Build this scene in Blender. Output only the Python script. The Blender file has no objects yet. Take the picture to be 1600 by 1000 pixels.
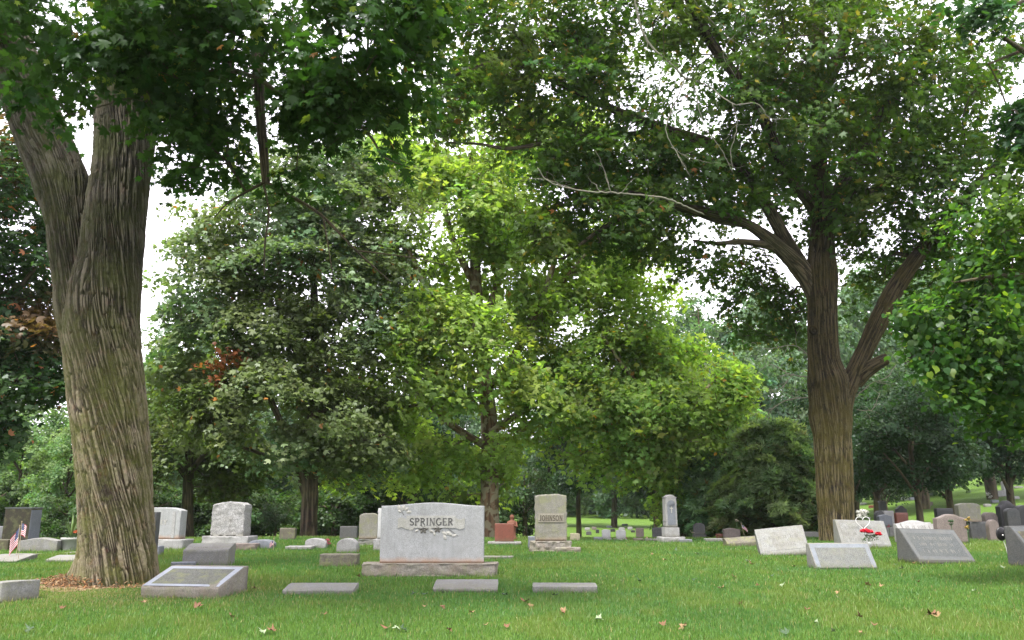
import bpy, math, random
import numpy as np
from mathutils import Vector, Matrix, Euler

# ------------------------------------------------------------------ camera, sky, sun
SC = bpy.context.scene
COL = SC.collection
F_PX, CX, CY = 1256.0, 800.0, 500.0          # focal length in pixels of the 1600x1000 photograph
PITCH = math.radians(12.8)
EYE = np.array([0.0, 0.0, 1.35])
cam_d = bpy.data.cameras.new('camera')
cam_d.sensor_width = 36.0
cam_d.lens = 36.0 * F_PX / 1600.0
cam_d.clip_start, cam_d.clip_end = 0.05, 3000.0
cam = bpy.data.objects.new('camera', cam_d)
COL.objects.link(cam)
cam.location = EYE
cam.rotation_euler = (math.pi / 2 + PITCH, 0, 0)
SC.camera = cam

SUN_ELEV, SUN_AZ = math.radians(64), math.radians(215)   # azimuth clockwise from +Y: high hazy light from behind left
world = bpy.data.worlds.new('World')
SC.world = world
world.use_nodes = True
wn = world.node_tree
bg = wn.nodes['Background']
sky = wn.nodes.new('ShaderNodeTexSky')
sky.sky_type = 'NISHITA'
sky.sun_disc = False
sky.sun_elevation = SUN_ELEV
sky.sun_rotation = SUN_AZ
sky.air_density, sky.dust_density, sky.ozone_density = 1.0, 4.0, 1.0
# high thin cloud: the blue of the clear sky is washed to a nearly even pale grey
cloud = wn.nodes.new('ShaderNodeMix')
cloud.data_type = 'RGBA'
cloud.inputs['Factor'].default_value = 0.86
cloud.inputs[7].default_value = (11.5, 11.0, 12.0, 1)
wn.links.new(sky.outputs[0], cloud.inputs[6])
wn.links.new(cloud.outputs[2], bg.inputs['Color'])
bg.inputs['Strength'].default_value = 0.10

sun_d = bpy.data.lights.new('sun', 'SUN')
sun_d.energy = 3.2
sun_d.angle = math.radians(9)
sun_d.color = (1.0, 0.96, 0.88)
sun = bpy.data.objects.new('sun', sun_d)
COL.objects.link(sun)
sd = Vector((math.sin(SUN_AZ) * math.cos(SUN_ELEV), math.cos(SUN_AZ) * math.cos(SUN_ELEV), math.sin(SUN_ELEV)))
sun.rotation_euler = sd.to_track_quat('Z', 'Y').to_euler()

SC.view_settings.view_transform = 'Standard'
SC.view_settings.look = 'None'
SC.view_settings.exposure = 1.7
SC.view_settings.gamma = 1.0
SC.cycles.max_bounces = 7
SC.cycles.diffuse_bounces = 4
SC.cycles.transmission_bounces = 5
SC.cycles.glossy_bounces = 2
SC.cycles.transparent_max_bounces = 4
SC.cycles.use_denoising = True

# ------------------------------------------------------------------ numpy noise
def _hash(ix, iy, iz, seed):
    h = (ix.astype(np.uint32) * np.uint32(374761393) + iy.astype(np.uint32) * np.uint32(668265263)
         + iz.astype(np.uint32) * np.uint32(2147483647 - 1274126177) + np.uint32(seed * 2654435761 & 0xffffffff))
    h = (h ^ (h >> np.uint32(13))) * np.uint32(1274126177)
    h = h ^ (h >> np.uint32(16))
    return (h & np.uint32(0xffffff)).astype(np.float64) / 0xffffff

def vnoise(p, seed=0):
    """value noise in 0..1 for an (n,3) array"""
    p = np.asarray(p, float)
    i = np.floor(p).astype(np.int64)
    f = p - i
    f = f * f * (3 - 2 * f)
    i = i & 0x7fffffff
    r = 0
    for dx in (0, 1):
        wx = f[:, 0] if dx else 1 - f[:, 0]
        for dy in (0, 1):
            wy = f[:, 1] if dy else 1 - f[:, 1]
            for dz in (0, 1):
                wz = f[:, 2] if dz else 1 - f[:, 2]
                r = r + wx * wy * wz * _hash(i[:, 0] + dx, i[:, 1] + dy, i[:, 2] + dz, seed)
    return r

def fbm(p, octv=3, seed=0):
    p = np.asarray(p, float)
    a, t, s = 1.0, 0.0, 0.0
    for k in range(octv):
        s = s + a * vnoise(p * 2 ** k + 17.3 * k, seed + k)
        t += a
        a *= 0.5
    return s / t

def sstep(a, b, x):
    t = np.clip((x - a) / (b - a), 0, 1)
    return t * t * (3 - 2 * t)

# ------------------------------------------------------------------ terrain and photograph measurements
_ty = np.arange(-60, 700, 0.25)
_tz = np.interp(_ty, [-60, 5, 9, 14, 18, 22, 24, 28, 35, 60, 90, 120, 160, 220, 400, 700],
                [0, 0, .06, .19, .29, .37, .36, .16, -.3, -.95, -1.0, -0.2, 3.0, 8, 22, 30])
_k = np.exp(-0.5 * (np.arange(-8, 9) / 4.0) ** 2); _k /= _k.sum()
_tz = np.convolve(np.pad(_tz, 8, mode='edge'), _k, mode='valid')
_rh = [0, 0, .15, 2.0, 3.9, 5.0, 6.5, 9, 14, 20]
_ry = [-60, 26, 36, 60, 85, 100, 120, 160, 260, 700]

def terrain(x, y):
    x = np.asarray(x, float); y = np.asarray(y, float)
    z = np.interp(y, _ty, _tz)
    u = x / np.maximum(y, 5.0)
    z = z + sstep(.17, .78, u) * np.interp(y, _ry, _rh)
    z = z + sstep(.1, .9, -u) * np.interp(y, [0, 12, 20, 60, 120], [0, 0, -.08, .4, 1.5])
    w = np.stack([x * .35, y * .35, 0 * x], -1).reshape(-1, 3)
    z = z + (fbm(w, 2, 5).reshape(x.shape) - .5) * .05
    return z

def ray(px, py):
    u, v = px - CX, CY - py
    dy = F_PX * math.cos(PITCH) - v * math.sin(PITCH)
    dz = v * math.cos(PITCH) + F_PX * math.sin(PITCH)
    return np.array([u / dy, 1.0, dz / dy])

def at(px, py, Y):
    return EYE + ray(px, py) * Y

def m_per_px(py, Y):
    v = CY - py
    return Y / (F_PX * math.cos(PITCH) - v * math.sin(PITCH))

_ys = np.concatenate([np.arange(6, 40, .04), np.arange(40, 320, .25)])
def hit(px, py):
    d = ray(px, py)
    P = EYE[None] + d[None] * _ys[:, None]
    b = P[:, 2] - terrain(P[:, 0], P[:, 1])
    k = np.argmax(b < 0) if (b < 0).any() else len(b) - 1
    return P[k]

def tz(x, y):
    return float(terrain(np.array([x]), np.array([y]))[0])

# ------------------------------------------------------------------ object helpers
GROUPS = {'headstone': 'headstones standing in the cemetery', 'grave marker': 'low grave markers set in the grass', 'stone block': 'small stone blocks among the graves', 'flag': 'small flags on sticks among the graves', 'flowers': 'flowers left at the graves', 'tree': 'trees round the cemetery lawn', 'statuette': 'small figures among the graves'}
def tag(o, label=None, cat=None, group=None, kind=None):
    if label: o['label'] = label
    if cat: o['category'] = cat
    if cat and not group: group = GROUPS.get(cat)
    if group: o['group'] = group
    if kind: o['kind'] = kind
    return o

def empty(name, loc, rot=(0, 0, 0), label=None, cat=None, group=None):
    o = bpy.data.objects.new(name, None)
    o.empty_display_size = .2
    COL.objects.link(o)
    o.location = [float(c) for c in loc]
    o.rotation_euler = rot
    return tag(o, label, cat, group)

def link(name, me, parent=None, loc=None, rot=None):
    o = bpy.data.objects.new(name, me)
    COL.objects.link(o)
    if parent: o.parent = parent
    if loc is not None: o.location = [float(c) for c in loc]
    if rot is not None: o.rotation_euler = rot
    return o

def copy_tree(o, parent=None):
    c = o.copy()
    COL.objects.link(c)
    c.parent = parent
    for ch in list(o.children):
        copy_tree(ch, c)
    return c

def mesh_np(name, V, loops, starts, totals, mat, tint=None, smooth=False, vattr=None):
    me = bpy.data.meshes.new(name)
    V = np.ascontiguousarray(V, np.float32)
    me.vertices.add(len(V)); me.vertices.foreach_set('co', V.ravel())
    me.loops.add(len(loops)); me.loops.foreach_set('vertex_index', np.ascontiguousarray(loops, np.int32).ravel())
    me.polygons.add(len(starts))
    me.polygons.foreach_set('loop_start', np.ascontiguousarray(starts, np.int32))
    me.polygons.foreach_set('loop_total', np.ascontiguousarray(totals, np.int32))
    if smooth: me.polygons.foreach_set('use_smooth', np.ones(len(starts), bool))
    me.update(calc_edges=True)
    if tint is not None:
        a = me.attributes.new('tint', 'FLOAT_COLOR', 'FACE')
        a.data.foreach_set('color', np.ascontiguousarray(np.concatenate([tint, np.ones((len(tint), 1))], 1), np.float32).ravel())
    if vattr is not None:
        a = me.attributes.new('ridge', 'FLOAT', 'POINT')
        a.data.foreach_set('value', np.ascontiguousarray(vattr, np.float32))
    for m in (mat if isinstance(mat, (list, tuple)) else [mat]):
        me.materials.append(m)
    return me

def mesh_grid(name, V, Q, mat, **kw):
    Q = np.asarray(Q, np.int64)
    n = Q.shape[1]
    return mesh_np(name, V, Q.ravel(), np.arange(len(Q)) * n, np.full(len(Q), n), mat, **kw)

class MB:
    """collects loose shapes into one mesh"""
    def __init__(s): s.v = []; s.f = []; s.n = 0; s.m = []
    def add(s, V, Fs, mi=0):
        V = np.asarray(V, float)
        s.v.append(V); s.f += [[i + s.n for i in f] for f in Fs]; s.m += [mi] * len(Fs); s.n += len(V)
    def box(s, c, h, R=None, mi=0):
        V = np.array([[x, y, z] for x in (-1, 1) for y in (-1, 1) for z in (-1, 1)], float) * np.array(h)
        if R is not None: V = V @ np.array(R).T
        s.add(V + np.array(c), [[0, 1, 3, 2], [4, 6, 7, 5], [0, 4, 5, 1], [2, 3, 7, 6], [0, 2, 6, 4], [1, 5, 7, 3]], mi)
    def tube(s, pts, rad, n=8, mi=0, cap=True):
        pts = np.asarray(pts, float); k = len(pts)
        rad = np.broadcast_to(np.asarray(rad, float), (k,))
        T = np.gradient(pts, axis=0) if k > 2 else np.repeat((pts[-1] - pts[0])[None], k, 0)
        T /= np.linalg.norm(T, axis=1, keepdims=True) + 1e-9
        up = np.array([0, 0, 1.0]) if abs(T[0, 2]) < .9 else np.array([1.0, 0, 0])
        a = np.cross(T[0], up); a /= np.linalg.norm(a)
        V = []
        for i in range(k):
            a = a - T[i] * a.dot(T[i]); a /= np.linalg.norm(a)
            b = np.cross(T[i], a)
            th = np.arange(n) * 2 * math.pi / n
            V.append(pts[i] + rad[i] * (np.cos(th)[:, None] * a + np.sin(th)[:, None] * b))
        Fs = [[i * n + j, i * n + (j + 1) % n, (i + 1) * n + (j + 1) % n, (i + 1) * n + j] for i in range(k - 1) for j in range(n)]
        if cap: Fs += [list(range(n))[::-1], [(k - 1) * n + j for j in range(n)]]
        s.add(np.concatenate(V), Fs, mi)
    def lathe(s, prof, n=24, mi=0, c=(0, 0, 0)):
        th = np.arange(n) * 2 * math.pi / n
        V = np.concatenate([np.stack([r * np.cos(th), r * np.sin(th), np.full(n, z)], 1) for r, z in prof]) + np.array(c)
        k = len(prof)
        Fs = [[i * n + j, i * n + (j + 1) % n, (i + 1) * n + (j + 1) % n, (i + 1) * n + j] for i in range(k - 1) for j in range(n)]
        Fs += [list(range(n))[::-1], [(k - 1) * n + j for j in range(n)]]
        s.add(V, Fs, mi)
    def build(s, name, mat, parent=None, smooth=False, loc=None, rot=None):
        me = bpy.data.meshes.new(name)
        me.from_pydata([tuple(v) for v in np.concatenate(s.v)], [], s.f)
        for m in (mat if isinstance(mat, (list, tuple)) else [mat]): me.materials.append(m)
        me.polygons.foreach_set('material_index', s.m)
        if smooth: me.polygons.foreach_set('use_smooth', [True] * len(s.f))
        me.update()
        return link(name, me, parent, loc, rot)

# ------------------------------------------------------------------ materials
def nt(name):
    m = bpy.data.materials.new(name); m.use_nodes = True
    t = m.node_tree; t.nodes.clear()
    out = t.nodes.new('ShaderNodeOutputMaterial')
    return m, t, out
def N(t, typ, **kw):
    n = t.nodes.new(typ)
    for k, v in kw.items():
        if k.startswith('i_'):
            key = k[2:]
            n.inputs[int(key) if key.isdigit() else key].default_value = v
        else: setattr(n, k, v)
    return n
def ramp(t, fac, stops):
    r = N(t, 'ShaderNodeValToRGB')
    e = r.color_ramp.elements
    while len(e) < len(stops): e.new(.5)
    for k, (p, c) in enumerate(stops):
        e[k].position = p; e[k].color = (c, c, c, 1) if not isinstance(c, tuple) else (*c, 1)
    t.links.new(fac, r.inputs[0])
    return r.outputs[0]
def mixc(t, fac, a, b, mode='MIX'):
    m = N(t, 'ShaderNodeMix', data_type='RGBA', blend_type=mode)
    for key, x in ((0, fac), (6, a), (7, b)):
        if hasattr(x, 'links'): t.links.new(x, m.inputs[key])
        else: m.inputs[key].default_value = x if not isinstance(x, tuple) else (*x, 1)
    return m.outputs[2]
def noise(t, vec, scale, detail=3, rough=.55, dist=0.0):
    n = N(t, 'ShaderNodeTexNoise', i_Scale=scale, i_Detail=detail, i_Roughness=rough, i_Distortion=dist)
    if vec is not None: t.links.new(vec, n.inputs['Vector'])
    return n.outputs['Fac']
def bump(t, h, dist, strength=1.0):
    b = N(t, 'ShaderNodeBump', i_Strength=strength, i_Distance=dist)
    t.links.new(h, b.inputs['Height'])
    return b.outputs['Normal']

def plain(name, col, rough=.7, metal=0.0, var=.15):
    col = tuple(c * .58 for c in col)
    m, t, out = nt(name)
    p = N(t, 'ShaderNodeBsdfPrincipled', i_Roughness=rough, i_Metallic=metal)
    co = N(t, 'ShaderNodeTexCoord')
    nz = noise(t, co.outputs['Object'], 14, 3)
    c = mixc(t, nz, tuple(x * (1 - var) for x in col), tuple(min(1, x * (1 + var)) for x in col))
    t.links.new(c, p.inputs['Base Color'])
    t.links.new(p.outputs[0], out.inputs[0])
    return m

def leafmat(name, trans=.48, gloss=.012, tcol=(1.25, 1.45, .55), rough=.42):
    m, t, out = nt(name)
    a = N(t, 'ShaderNodeAttribute', attribute_name='tint')
    d = N(t, 'ShaderNodeBsdfDiffuse'); tr = N(t, 'ShaderNodeBsdfTranslucent'); g = N(t, 'ShaderNodeBsdfGlossy', i_Roughness=rough)
    t.links.new(a.outputs['Color'], d.inputs['Color'])
    tc = mixc(t, 1.0, a.outputs['Color'], tcol, 'MULTIPLY')
    t.links.new(tc, tr.inputs['Color'])
    g.inputs['Color'].default_value = (.8, .85, .9, 1)
    m1 = N(t, 'ShaderNodeMixShader', i_0=trans); m2 = N(t, 'ShaderNodeMixShader', i_0=gloss)
    t.links.new(d.outputs[0], m1.inputs[1]); t.links.new(tr.outputs[0], m1.inputs[2])
    t.links.new(m1.outputs[0], m2.inputs[1]); t.links.new(g.outputs[0], m2.inputs[2])
    t.links.new(m2.outputs[0], out.inputs[0])
    return m

def granite(name, col, speck=.3, grain=70, stain=(.25, .22, .16), stain_amt=.35, lichen=0.0, rough=.75, bmp=.002, rust=0.0, pitted=0.0):
    col = tuple(c * .44 for c in col); stain = tuple(c * .40 for c in stain)
    m, t, out = nt(name)
    p = N(t, 'ShaderNodeBsdfPrincipled', i_Roughness=rough)
    co = N(t, 'ShaderNodeTexCoord'); oi = N(t, 'ShaderNodeObjectInfo')
    off = N(t, 'ShaderNodeVectorMath', operation='MULTIPLY_ADD')
    off.inputs[1].default_value = (37, 51, 23)
    t.links.new(oi.outputs['Random'], off.inputs[0]); t.links.new(co.outputs['Object'], off.inputs[2])
    v = off.outputs[0]
    s1 = noise(t, v, grain, 2, .7)
    k = ramp(t, s1, [(.34, 1 - speck), (.5, 1.0), (.66, 1 + speck * .8)])
    k2 = N(t, 'ShaderNodeValToRGB')
    c = mixc(t, 1.0, col, k, 'MULTIPLY')
    s2 = noise(t, v, 2.6, 5, .65, .6)
    c = mixc(t, ramp(t, s2, [(.42, 0.0), (.72, stain_amt)]), c, stain)
    mpz = N(t, 'ShaderNodeMapping'); mpz.inputs['Scale'].default_value = (1, 1, .12); t.links.new(v, mpz.inputs[0])
    s5 = noise(t, mpz.outputs[0], 16, 4, .65)
    c = mixc(t, ramp(t, s5, [(.48, 0.0), (.7, .30)]), c, tuple(x * .5 for x in col))
    s4 = noise(t, v, 9, 4, .6)
    c = mixc(t, ramp(t, s4, [(.35, .22), (.6, 0.0)]), c, tuple(x * .45 for x in col))
    if lichen:
        s3 = noise(t, v, 6, 5, .7)
        c = mixc(t, ramp(t, s3, [(.5, 0.0), (.62, lichen)]), c, (.14, .15, .06))
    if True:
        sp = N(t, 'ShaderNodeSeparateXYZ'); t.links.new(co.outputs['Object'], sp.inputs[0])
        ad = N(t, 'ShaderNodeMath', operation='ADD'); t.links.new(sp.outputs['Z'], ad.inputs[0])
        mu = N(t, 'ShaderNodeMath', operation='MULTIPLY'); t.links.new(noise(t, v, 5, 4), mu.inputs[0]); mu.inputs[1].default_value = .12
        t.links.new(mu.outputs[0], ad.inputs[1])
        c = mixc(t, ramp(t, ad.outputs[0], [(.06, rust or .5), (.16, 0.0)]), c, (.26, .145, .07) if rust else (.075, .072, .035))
    t.links.new(c, p.inputs['Base Color'])
    h = noise(t, v, 45 if not pitted else 22, 5, .7)
    t.links.new(bump(t, h, bmp + pitted), p.inputs['Normal'])
    t.links.new(p.outputs[0], out.inputs[0])
    return m

def barkmat(name, dark, light, moss=(.10, .11, .03), moss_amt=.5, zmoss=99, blotch=None, red=.15, zshade=None):
    m, t, out = nt(name)
    p = N(t, 'ShaderNodeBsdfPrincipled', i_Roughness=.9)
    p.inputs['Specular IOR Level'].default_value = .2
    co = N(t, 'ShaderNodeTexCoord')
    a = N(t, 'ShaderNodeAttribute', attribute_name='ridge')
    mp = N(t, 'ShaderNodeMapping'); mp.inputs['Scale'].default_value = (1, 1, .75)
    t.links.new(co.outputs['Object'], mp.inputs[0])
    f = noise(t, mp.outputs[0], 26, 5, .7)
    fr = N(t, 'ShaderNodeMath', operation='MULTIPLY_ADD'); fr.inputs[1].default_value = .5
    t.links.new(f, fr.inputs[0]); t.links.new(a.outputs['Fac'], fr.inputs[2])
    c = ramp(t, fr.outputs[0], [(.42, dark), (.76, tuple(x * .55 + y * .45 for x, y in zip(dark, light))), (1.05, light)])  # inner bark tone plus crevice shade painted dark into the furrows
    g = noise(t, mp.outputs[0], 9, 3, .6)
    c = mixc(t, ramp(t, g, [(.52, 0.0), (.7, red)]), c, (.20, .075, .04))
    ms = noise(t, co.outputs['Object'], 1.6, 6, .75)
    mf = ramp(t, ms, [(.40, 0.0), (.62, moss_amt)])
    c = mixc(t, mf, c, moss)
    if zshade:        # canopy shade painted into the colour: upper bark multiplied down to darker grey
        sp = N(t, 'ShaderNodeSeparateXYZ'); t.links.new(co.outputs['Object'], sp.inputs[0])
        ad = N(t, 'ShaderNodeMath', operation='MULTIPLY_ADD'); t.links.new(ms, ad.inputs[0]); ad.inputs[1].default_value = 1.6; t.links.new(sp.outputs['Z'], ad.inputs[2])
        mr = N(t, 'ShaderNodeMapRange'); mr.inputs[1].default_value = zshade[0]; mr.inputs[2].default_value = zshade[1]; t.links.new(ad.outputs[0], mr.inputs[0])
        cd = mixc(t, 1.0, c, zshade[2], 'MULTIPLY')
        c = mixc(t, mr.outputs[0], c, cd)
    if blotch:
        bl = noise(t, co.outputs['Object'], 3.2, 3, .5, .4)
        c = mixc(t, ramp(t, bl, [(.5, 0.0), (.54, .9)]), c, blotch)
    t.links.new(c, p.inputs['Base Color'])
    t.links.new(bump(t, f, .02), p.inputs['Normal'])
    t.links.new(p.outputs[0], out.inputs[0])
    return m
# ------------------------------------------------------------------ tree building kit
def polar(tips):
    return np.array([[r * math.cos(math.radians(a)), r * math.sin(math.radians(a)), 0] for a, r in tips])
def fan(boundary, center=(0, 0, 0)):
    V = np.concatenate([[center], boundary])
    n = len(boundary)
    T = np.array([[0, 1 + i, 1 + (i + 1) % n] for i in range(n)])
    return V, T
LEAF_NEAR = fan(polar([(90, 1.1), (80, .72), (70, .78), (64, .46), (50, .80), (42, 1.0), (31, .72), (22, .76), (12, .42), (-2, .6), (-16, .72), (-42, .42), (-80, .34),
                       (-100, .34), (-138, .42), (196, .72), (182, .6), (168, .42), (158, .76), (149, .72), (138, 1.0), (130, .80), (116, .46), (110, .78), (100, .72)]))
LEAF_MID = fan(polar([(90, 1.1), (66, .5), (40, 1.0), (12, .46), (-14, .72), (-60, .4), (-120, .4), (194, .72), (168, .46), (140, 1.0), (114, .5)]))
LEAF_STAR = fan(polar([(90, 1.1), (62, .5), (35, 1.0), (-10, .62), (-90, .4), (190, .62), (145, 1.0), (118, .5)]))
LEAF_HEX = fan(polar([(90, 1.1), (35, .85), (-35, .6), (-145, .6), (145, .85)]))
LEAF_HEART = fan(polar([(90, 1.25), (62, .8), (20, .85), (-25, .8), (-62, .78), (-90, .5), (-118, .78), (-155, .8), (160, .85), (118, .8)]))
def _quad():
    V = np.array([[0, 1.1, 0], [.62, 0, 0], [0, -.8, .0], [-.62, 0, 0]]); return V, np.array([[0, 2, 1], [0, 3, 2]])
LEAF_QUAD = _quad()
LEAF_NEEDLE = (np.array([[0, 1.4, 0], [.26, 0, 0], [-.26, 0, 0], [.85, .8, .1], [.1, -.4, .05], [-.85, .8, -.1]]), np.array([[0, 2, 1], [3, 4, 2], [5, 2, 4]]))

def unit(a): return a / (np.linalg.norm(a, axis=-1, keepdims=True) + 1e-9)

def leaf_mesh(name, P, Nn, T, size, tpl, tint, mat, droop=.22):
    V0, F0 = tpl
    k, m = len(V0), len(F0)
    Nn = unit(Nn); T = unit(T - Nn * (T * Nn).sum(1, keepdims=True)); B = np.cross(T, Nn)
    r2 = (V0[:, 0] ** 2 + V0[:, 1] ** 2)
    zz = V0[:, 2] - droop * r2 + .18 * np.abs(V0[:, 0])
    V = (P[:, None] + size[:, None, None] * (V0[None, :, 0, None] * B[:, None] + V0[None, :, 1, None] * T[:, None] + zz[None, :, None] * Nn[:, None]))
    n = len(P)
    Fc = (F0[None] + (np.arange(n) * k)[:, None, None]).reshape(-1, 3)
    return mesh_grid(name, V.reshape(-1, 3), Fc, mat, tint=np.repeat(tint, m, axis=0))

def blob_clusters(blobs, rng, gap=.42, gfreq=.55, shell=2.0, seed=1):
    """blobs: (px, py, Y, rx_px, rz_px, ry_m, n). Returns cluster centres and outward directions."""
    C, O = [], []
    for b in blobs:
        if len(b) == 7:
            px, py, Y, rx, rz, ry, n = b
            c = at(px, py, Y); s = m_per_px(py, Y); R = np.array([rx * s, ry, rz * s])
        else:                       # world-space blob (centre), (radii), n
            c, R, n = np.array(b[0], float), np.array(b[1], float), b[2]
        got = 0; tries = 0
        while got < n and tries < 30:
            tries += 1
            d = unit(rng.normal(size=(n * 2, 3)))
            r = rng.random((n * 2, 1)) ** (1 / (3 * shell * .6))
            p = c + d * r * R
            keep = fbm(p * gfreq, 2, seed) > gap
            p, d = p[keep][:n - got], d[keep][:n - got]
            C.append(p); O.append(d); got += len(p)
    return np.concatenate(C), np.concatenate(O)

def palette(n_cl, per, rng, base, var=.16, accents=(), cl_var=.14, C=None, patch=None):
    """leaf colours: a hue per cluster, jitter per leaf, a few turning leaves"""
    base = np.array(base)
    cl = base[None] * (1 + rng.normal(0, cl_var, (n_cl, 1)))
    cl[:, 0] *= 1 + rng.normal(0, .10, n_cl)
    if patch is not None:
        col, freq, thr, amt = patch
        w = sstep(thr, thr + .12, fbm(C * freq, 2, 77)) * amt
        cl = cl * (1 - w[:, None]) + np.array(col)[None] * w[:, None]
    t = np.repeat(cl, per, 0) * (1 + rng.normal(0, var, (n_cl * per, 1)))
    for col, prob in accents:
        k = rng.random(len(t)) < prob
        t[k] = np.array(col) * (1 + rng.normal(0, .2, (k.sum(), 1)))
    return np.clip(t, .004, .9)

def spray(C, O, per, rad, rng, flat=.25, up=.9, jit=.45, droop=.35):
    """leaves of each cluster lie in a shallow drooping layer, tips outward"""
    n = len(C)
    ns = unit(np.array([0, 0, up])[None] + O * .55 + rng.normal(0, .25, (n, 3)))
    q = rng.normal(size=(n, per, 3)); q = q / np.linalg.norm(q, axis=2, keepdims=True) * rng.random((n, per, 1)) ** .45
    dn = (q * ns[:, None]).sum(2, keepdims=True)
    q = q - ns[:, None] * dn * (1 - flat)
    P = C[:, None] + q * rad
    P[..., 2] -= (q[..., 0] ** 2 + q[..., 1] ** 2) * rad * droop
    Nn = ns[:, None] + rng.normal(0, jit, (n, per, 3))
    T = q + O[:, None] * .5 + rng.normal(0, .4, (n, per, 3)); T[..., 2] -= .45
    return P.reshape(-1, 3), Nn.reshape(-1, 3), T.reshape(-1, 3)

def resample(pts, rad, step):
    pts = np.asarray(pts, float); rad = np.asarray(rad, float)
    n = len(pts)
    if n > 2:           # Catmull-Rom
        P = np.concatenate([[2 * pts[0] - pts[1]], pts, [2 * pts[-1] - pts[-2]]])
        out, ro = [], []
        for i in range(n - 1):
            L = np.linalg.norm(pts[i + 1] - pts[i]); k = max(2, int(L / step))
            t = np.arange(k) / k
            a, b, c, d = P[i], P[i + 1], P[i + 2], P[i + 3]
            tt = t[:, None]
            out.append(.5 * (2 * b + (c - a) * tt + (2 * a - 5 * b + 4 * c - d) * tt ** 2 + (3 * b - a - 3 * c + d) * tt ** 3))
            ro.append(rad[i] + (rad[i + 1] - rad[i]) * (t * t * (3 - 2 * t)))
        return np.concatenate(out + [pts[-1:]]), np.concatenate(ro + [rad[-1:]])
    L = np.linalg.norm(pts[1] - pts[0]); k = max(2, int(L / step)); t = np.linspace(0, 1, k + 1)
    return pts[0] + (pts[1] - pts[0]) * t[:, None], rad[0] + (rad[1] - rad[0]) * t

def sweep(pts, rad, nseg, step, furrow=.03, nfur=36, twist=0.0, lump=.05, seed=0, flare=None, vstretch=.55):
    """bark-covered limb: returns vertices, quads, ridge value"""
    c, r = resample(pts, rad, step)
    k = len(c)
    T = unit(np.gradient(c, axis=0))
    a = np.cross(T[0], [0, 1.0, 0] if abs(T[0, 1]) < .8 else [1.0, 0, 0]); a /= np.linalg.norm(a)
    A = np.zeros((k, 3))
    for i in range(k):
        a = a - T[i] * a.dot(T[i]); a /= np.linalg.norm(a); A[i] = a
    B = np.cross(T, A)
    th = np.arange(nseg) * 2 * math.pi / nseg
    s = np.concatenate([[0], np.cumsum(np.linalg.norm(np.diff(c, axis=0), axis=1))])
    TH, S = np.meshgrid(th, s)
    Rr = np.repeat(r[:, None], nseg, 1)
    if flare is not None: Rr = Rr * flare(TH, S)
    kk = nfur / (2 * math.pi)
    tw = TH + twist * S
    wob = (fbm(np.stack([np.cos(tw) * 1.5, np.sin(tw) * 1.5, S * .8], -1).reshape(-1, 3), 2, seed + 9).reshape(TH.shape) - .5) * .34
    q = np.stack([np.cos(tw + wob) * kk, np.sin(tw + wob) * kk, S * vstretch], -1).reshape(-1, 3)
    n1 = vnoise(q, seed); n2 = vnoise(q * np.array([2.1, 2.1, 2.6]) + 5, seed + 3)
    n3 = vnoise(q * np.array([1.0, 1.0, 1.9]) + 11, seed + 5)
    crack = np.minimum(np.abs(2 * n1 - 1), np.abs(2 * n3 - 1) * 1.4 + .10)
    ridge = (sstep(0.0, .5, crack) * .78 + .22 * n2).reshape(TH.shape)
    hf = fbm(np.stack([np.cos(tw) * Rr, np.sin(tw) * Rr, S * .7], -1).reshape(-1, 3) * 38, 2, seed + 40).reshape(TH.shape) - .5
    lumps = fbm(np.stack([np.cos(TH) * 1.1, np.sin(TH) * 1.1, S * .7], -1).reshape(-1, 3), 2, seed + 20).reshape(TH.shape) - .5
    R = Rr * (1 + lumps * lump * 2) + ((ridge - .6) + .35 * hf) * furrow * np.minimum(1, Rr / .25)
    V = c[:, None] + R[..., None] * (np.cos(TH)[..., None] * A[:, None] + np.sin(TH)[..., None] * B[:, None])
    i, j = np.meshgrid(np.arange(k - 1), np.arange(nseg), indexing='ij')
    j2 = (j + 1) % nseg
    Q = np.stack([i * nseg + j, i * nseg + j2, (i + 1) * nseg + j2, (i + 1) * nseg + j], -1).reshape(-1, 4)
    return V.reshape(-1, 3), Q[:, ::-1], ridge.ravel()

def trunk_mesh(name, limbs, mat, seg=(160, 40), step=(.05, .12), **kw):
    """limbs: list of (points, radii); the first is the trunk"""
    Vs, Qs, Rs, o = [], [], [], 0
    for i, (p, r) in enumerate(limbs):
        k = dict(kw)
        big = max(r)
        if i: k['flare'] = None; k['twist'] = kw.get('twist', 0) * .3; k['nfur'] = max(8, int(kw.get('nfur', 36) * big / max(limbs[0][1]))); k['seed'] = kw.get('seed', 0) + i
        ns = seg[0] if i == 0 else max(8, int(seg[1] * min(1, .35 + big / max(limbs[0][1]))))
        V, Q, R = sweep(p, r, ns, step[0] if i == 0 else step[1], **k)
        Vs.append(V); Qs.append(Q + o); Rs.append(R); o += len(V)
    return mesh_grid(name, np.concatenate(Vs), np.concatenate(Qs), mat, smooth=True, vattr=np.concatenate(Rs))

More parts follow.
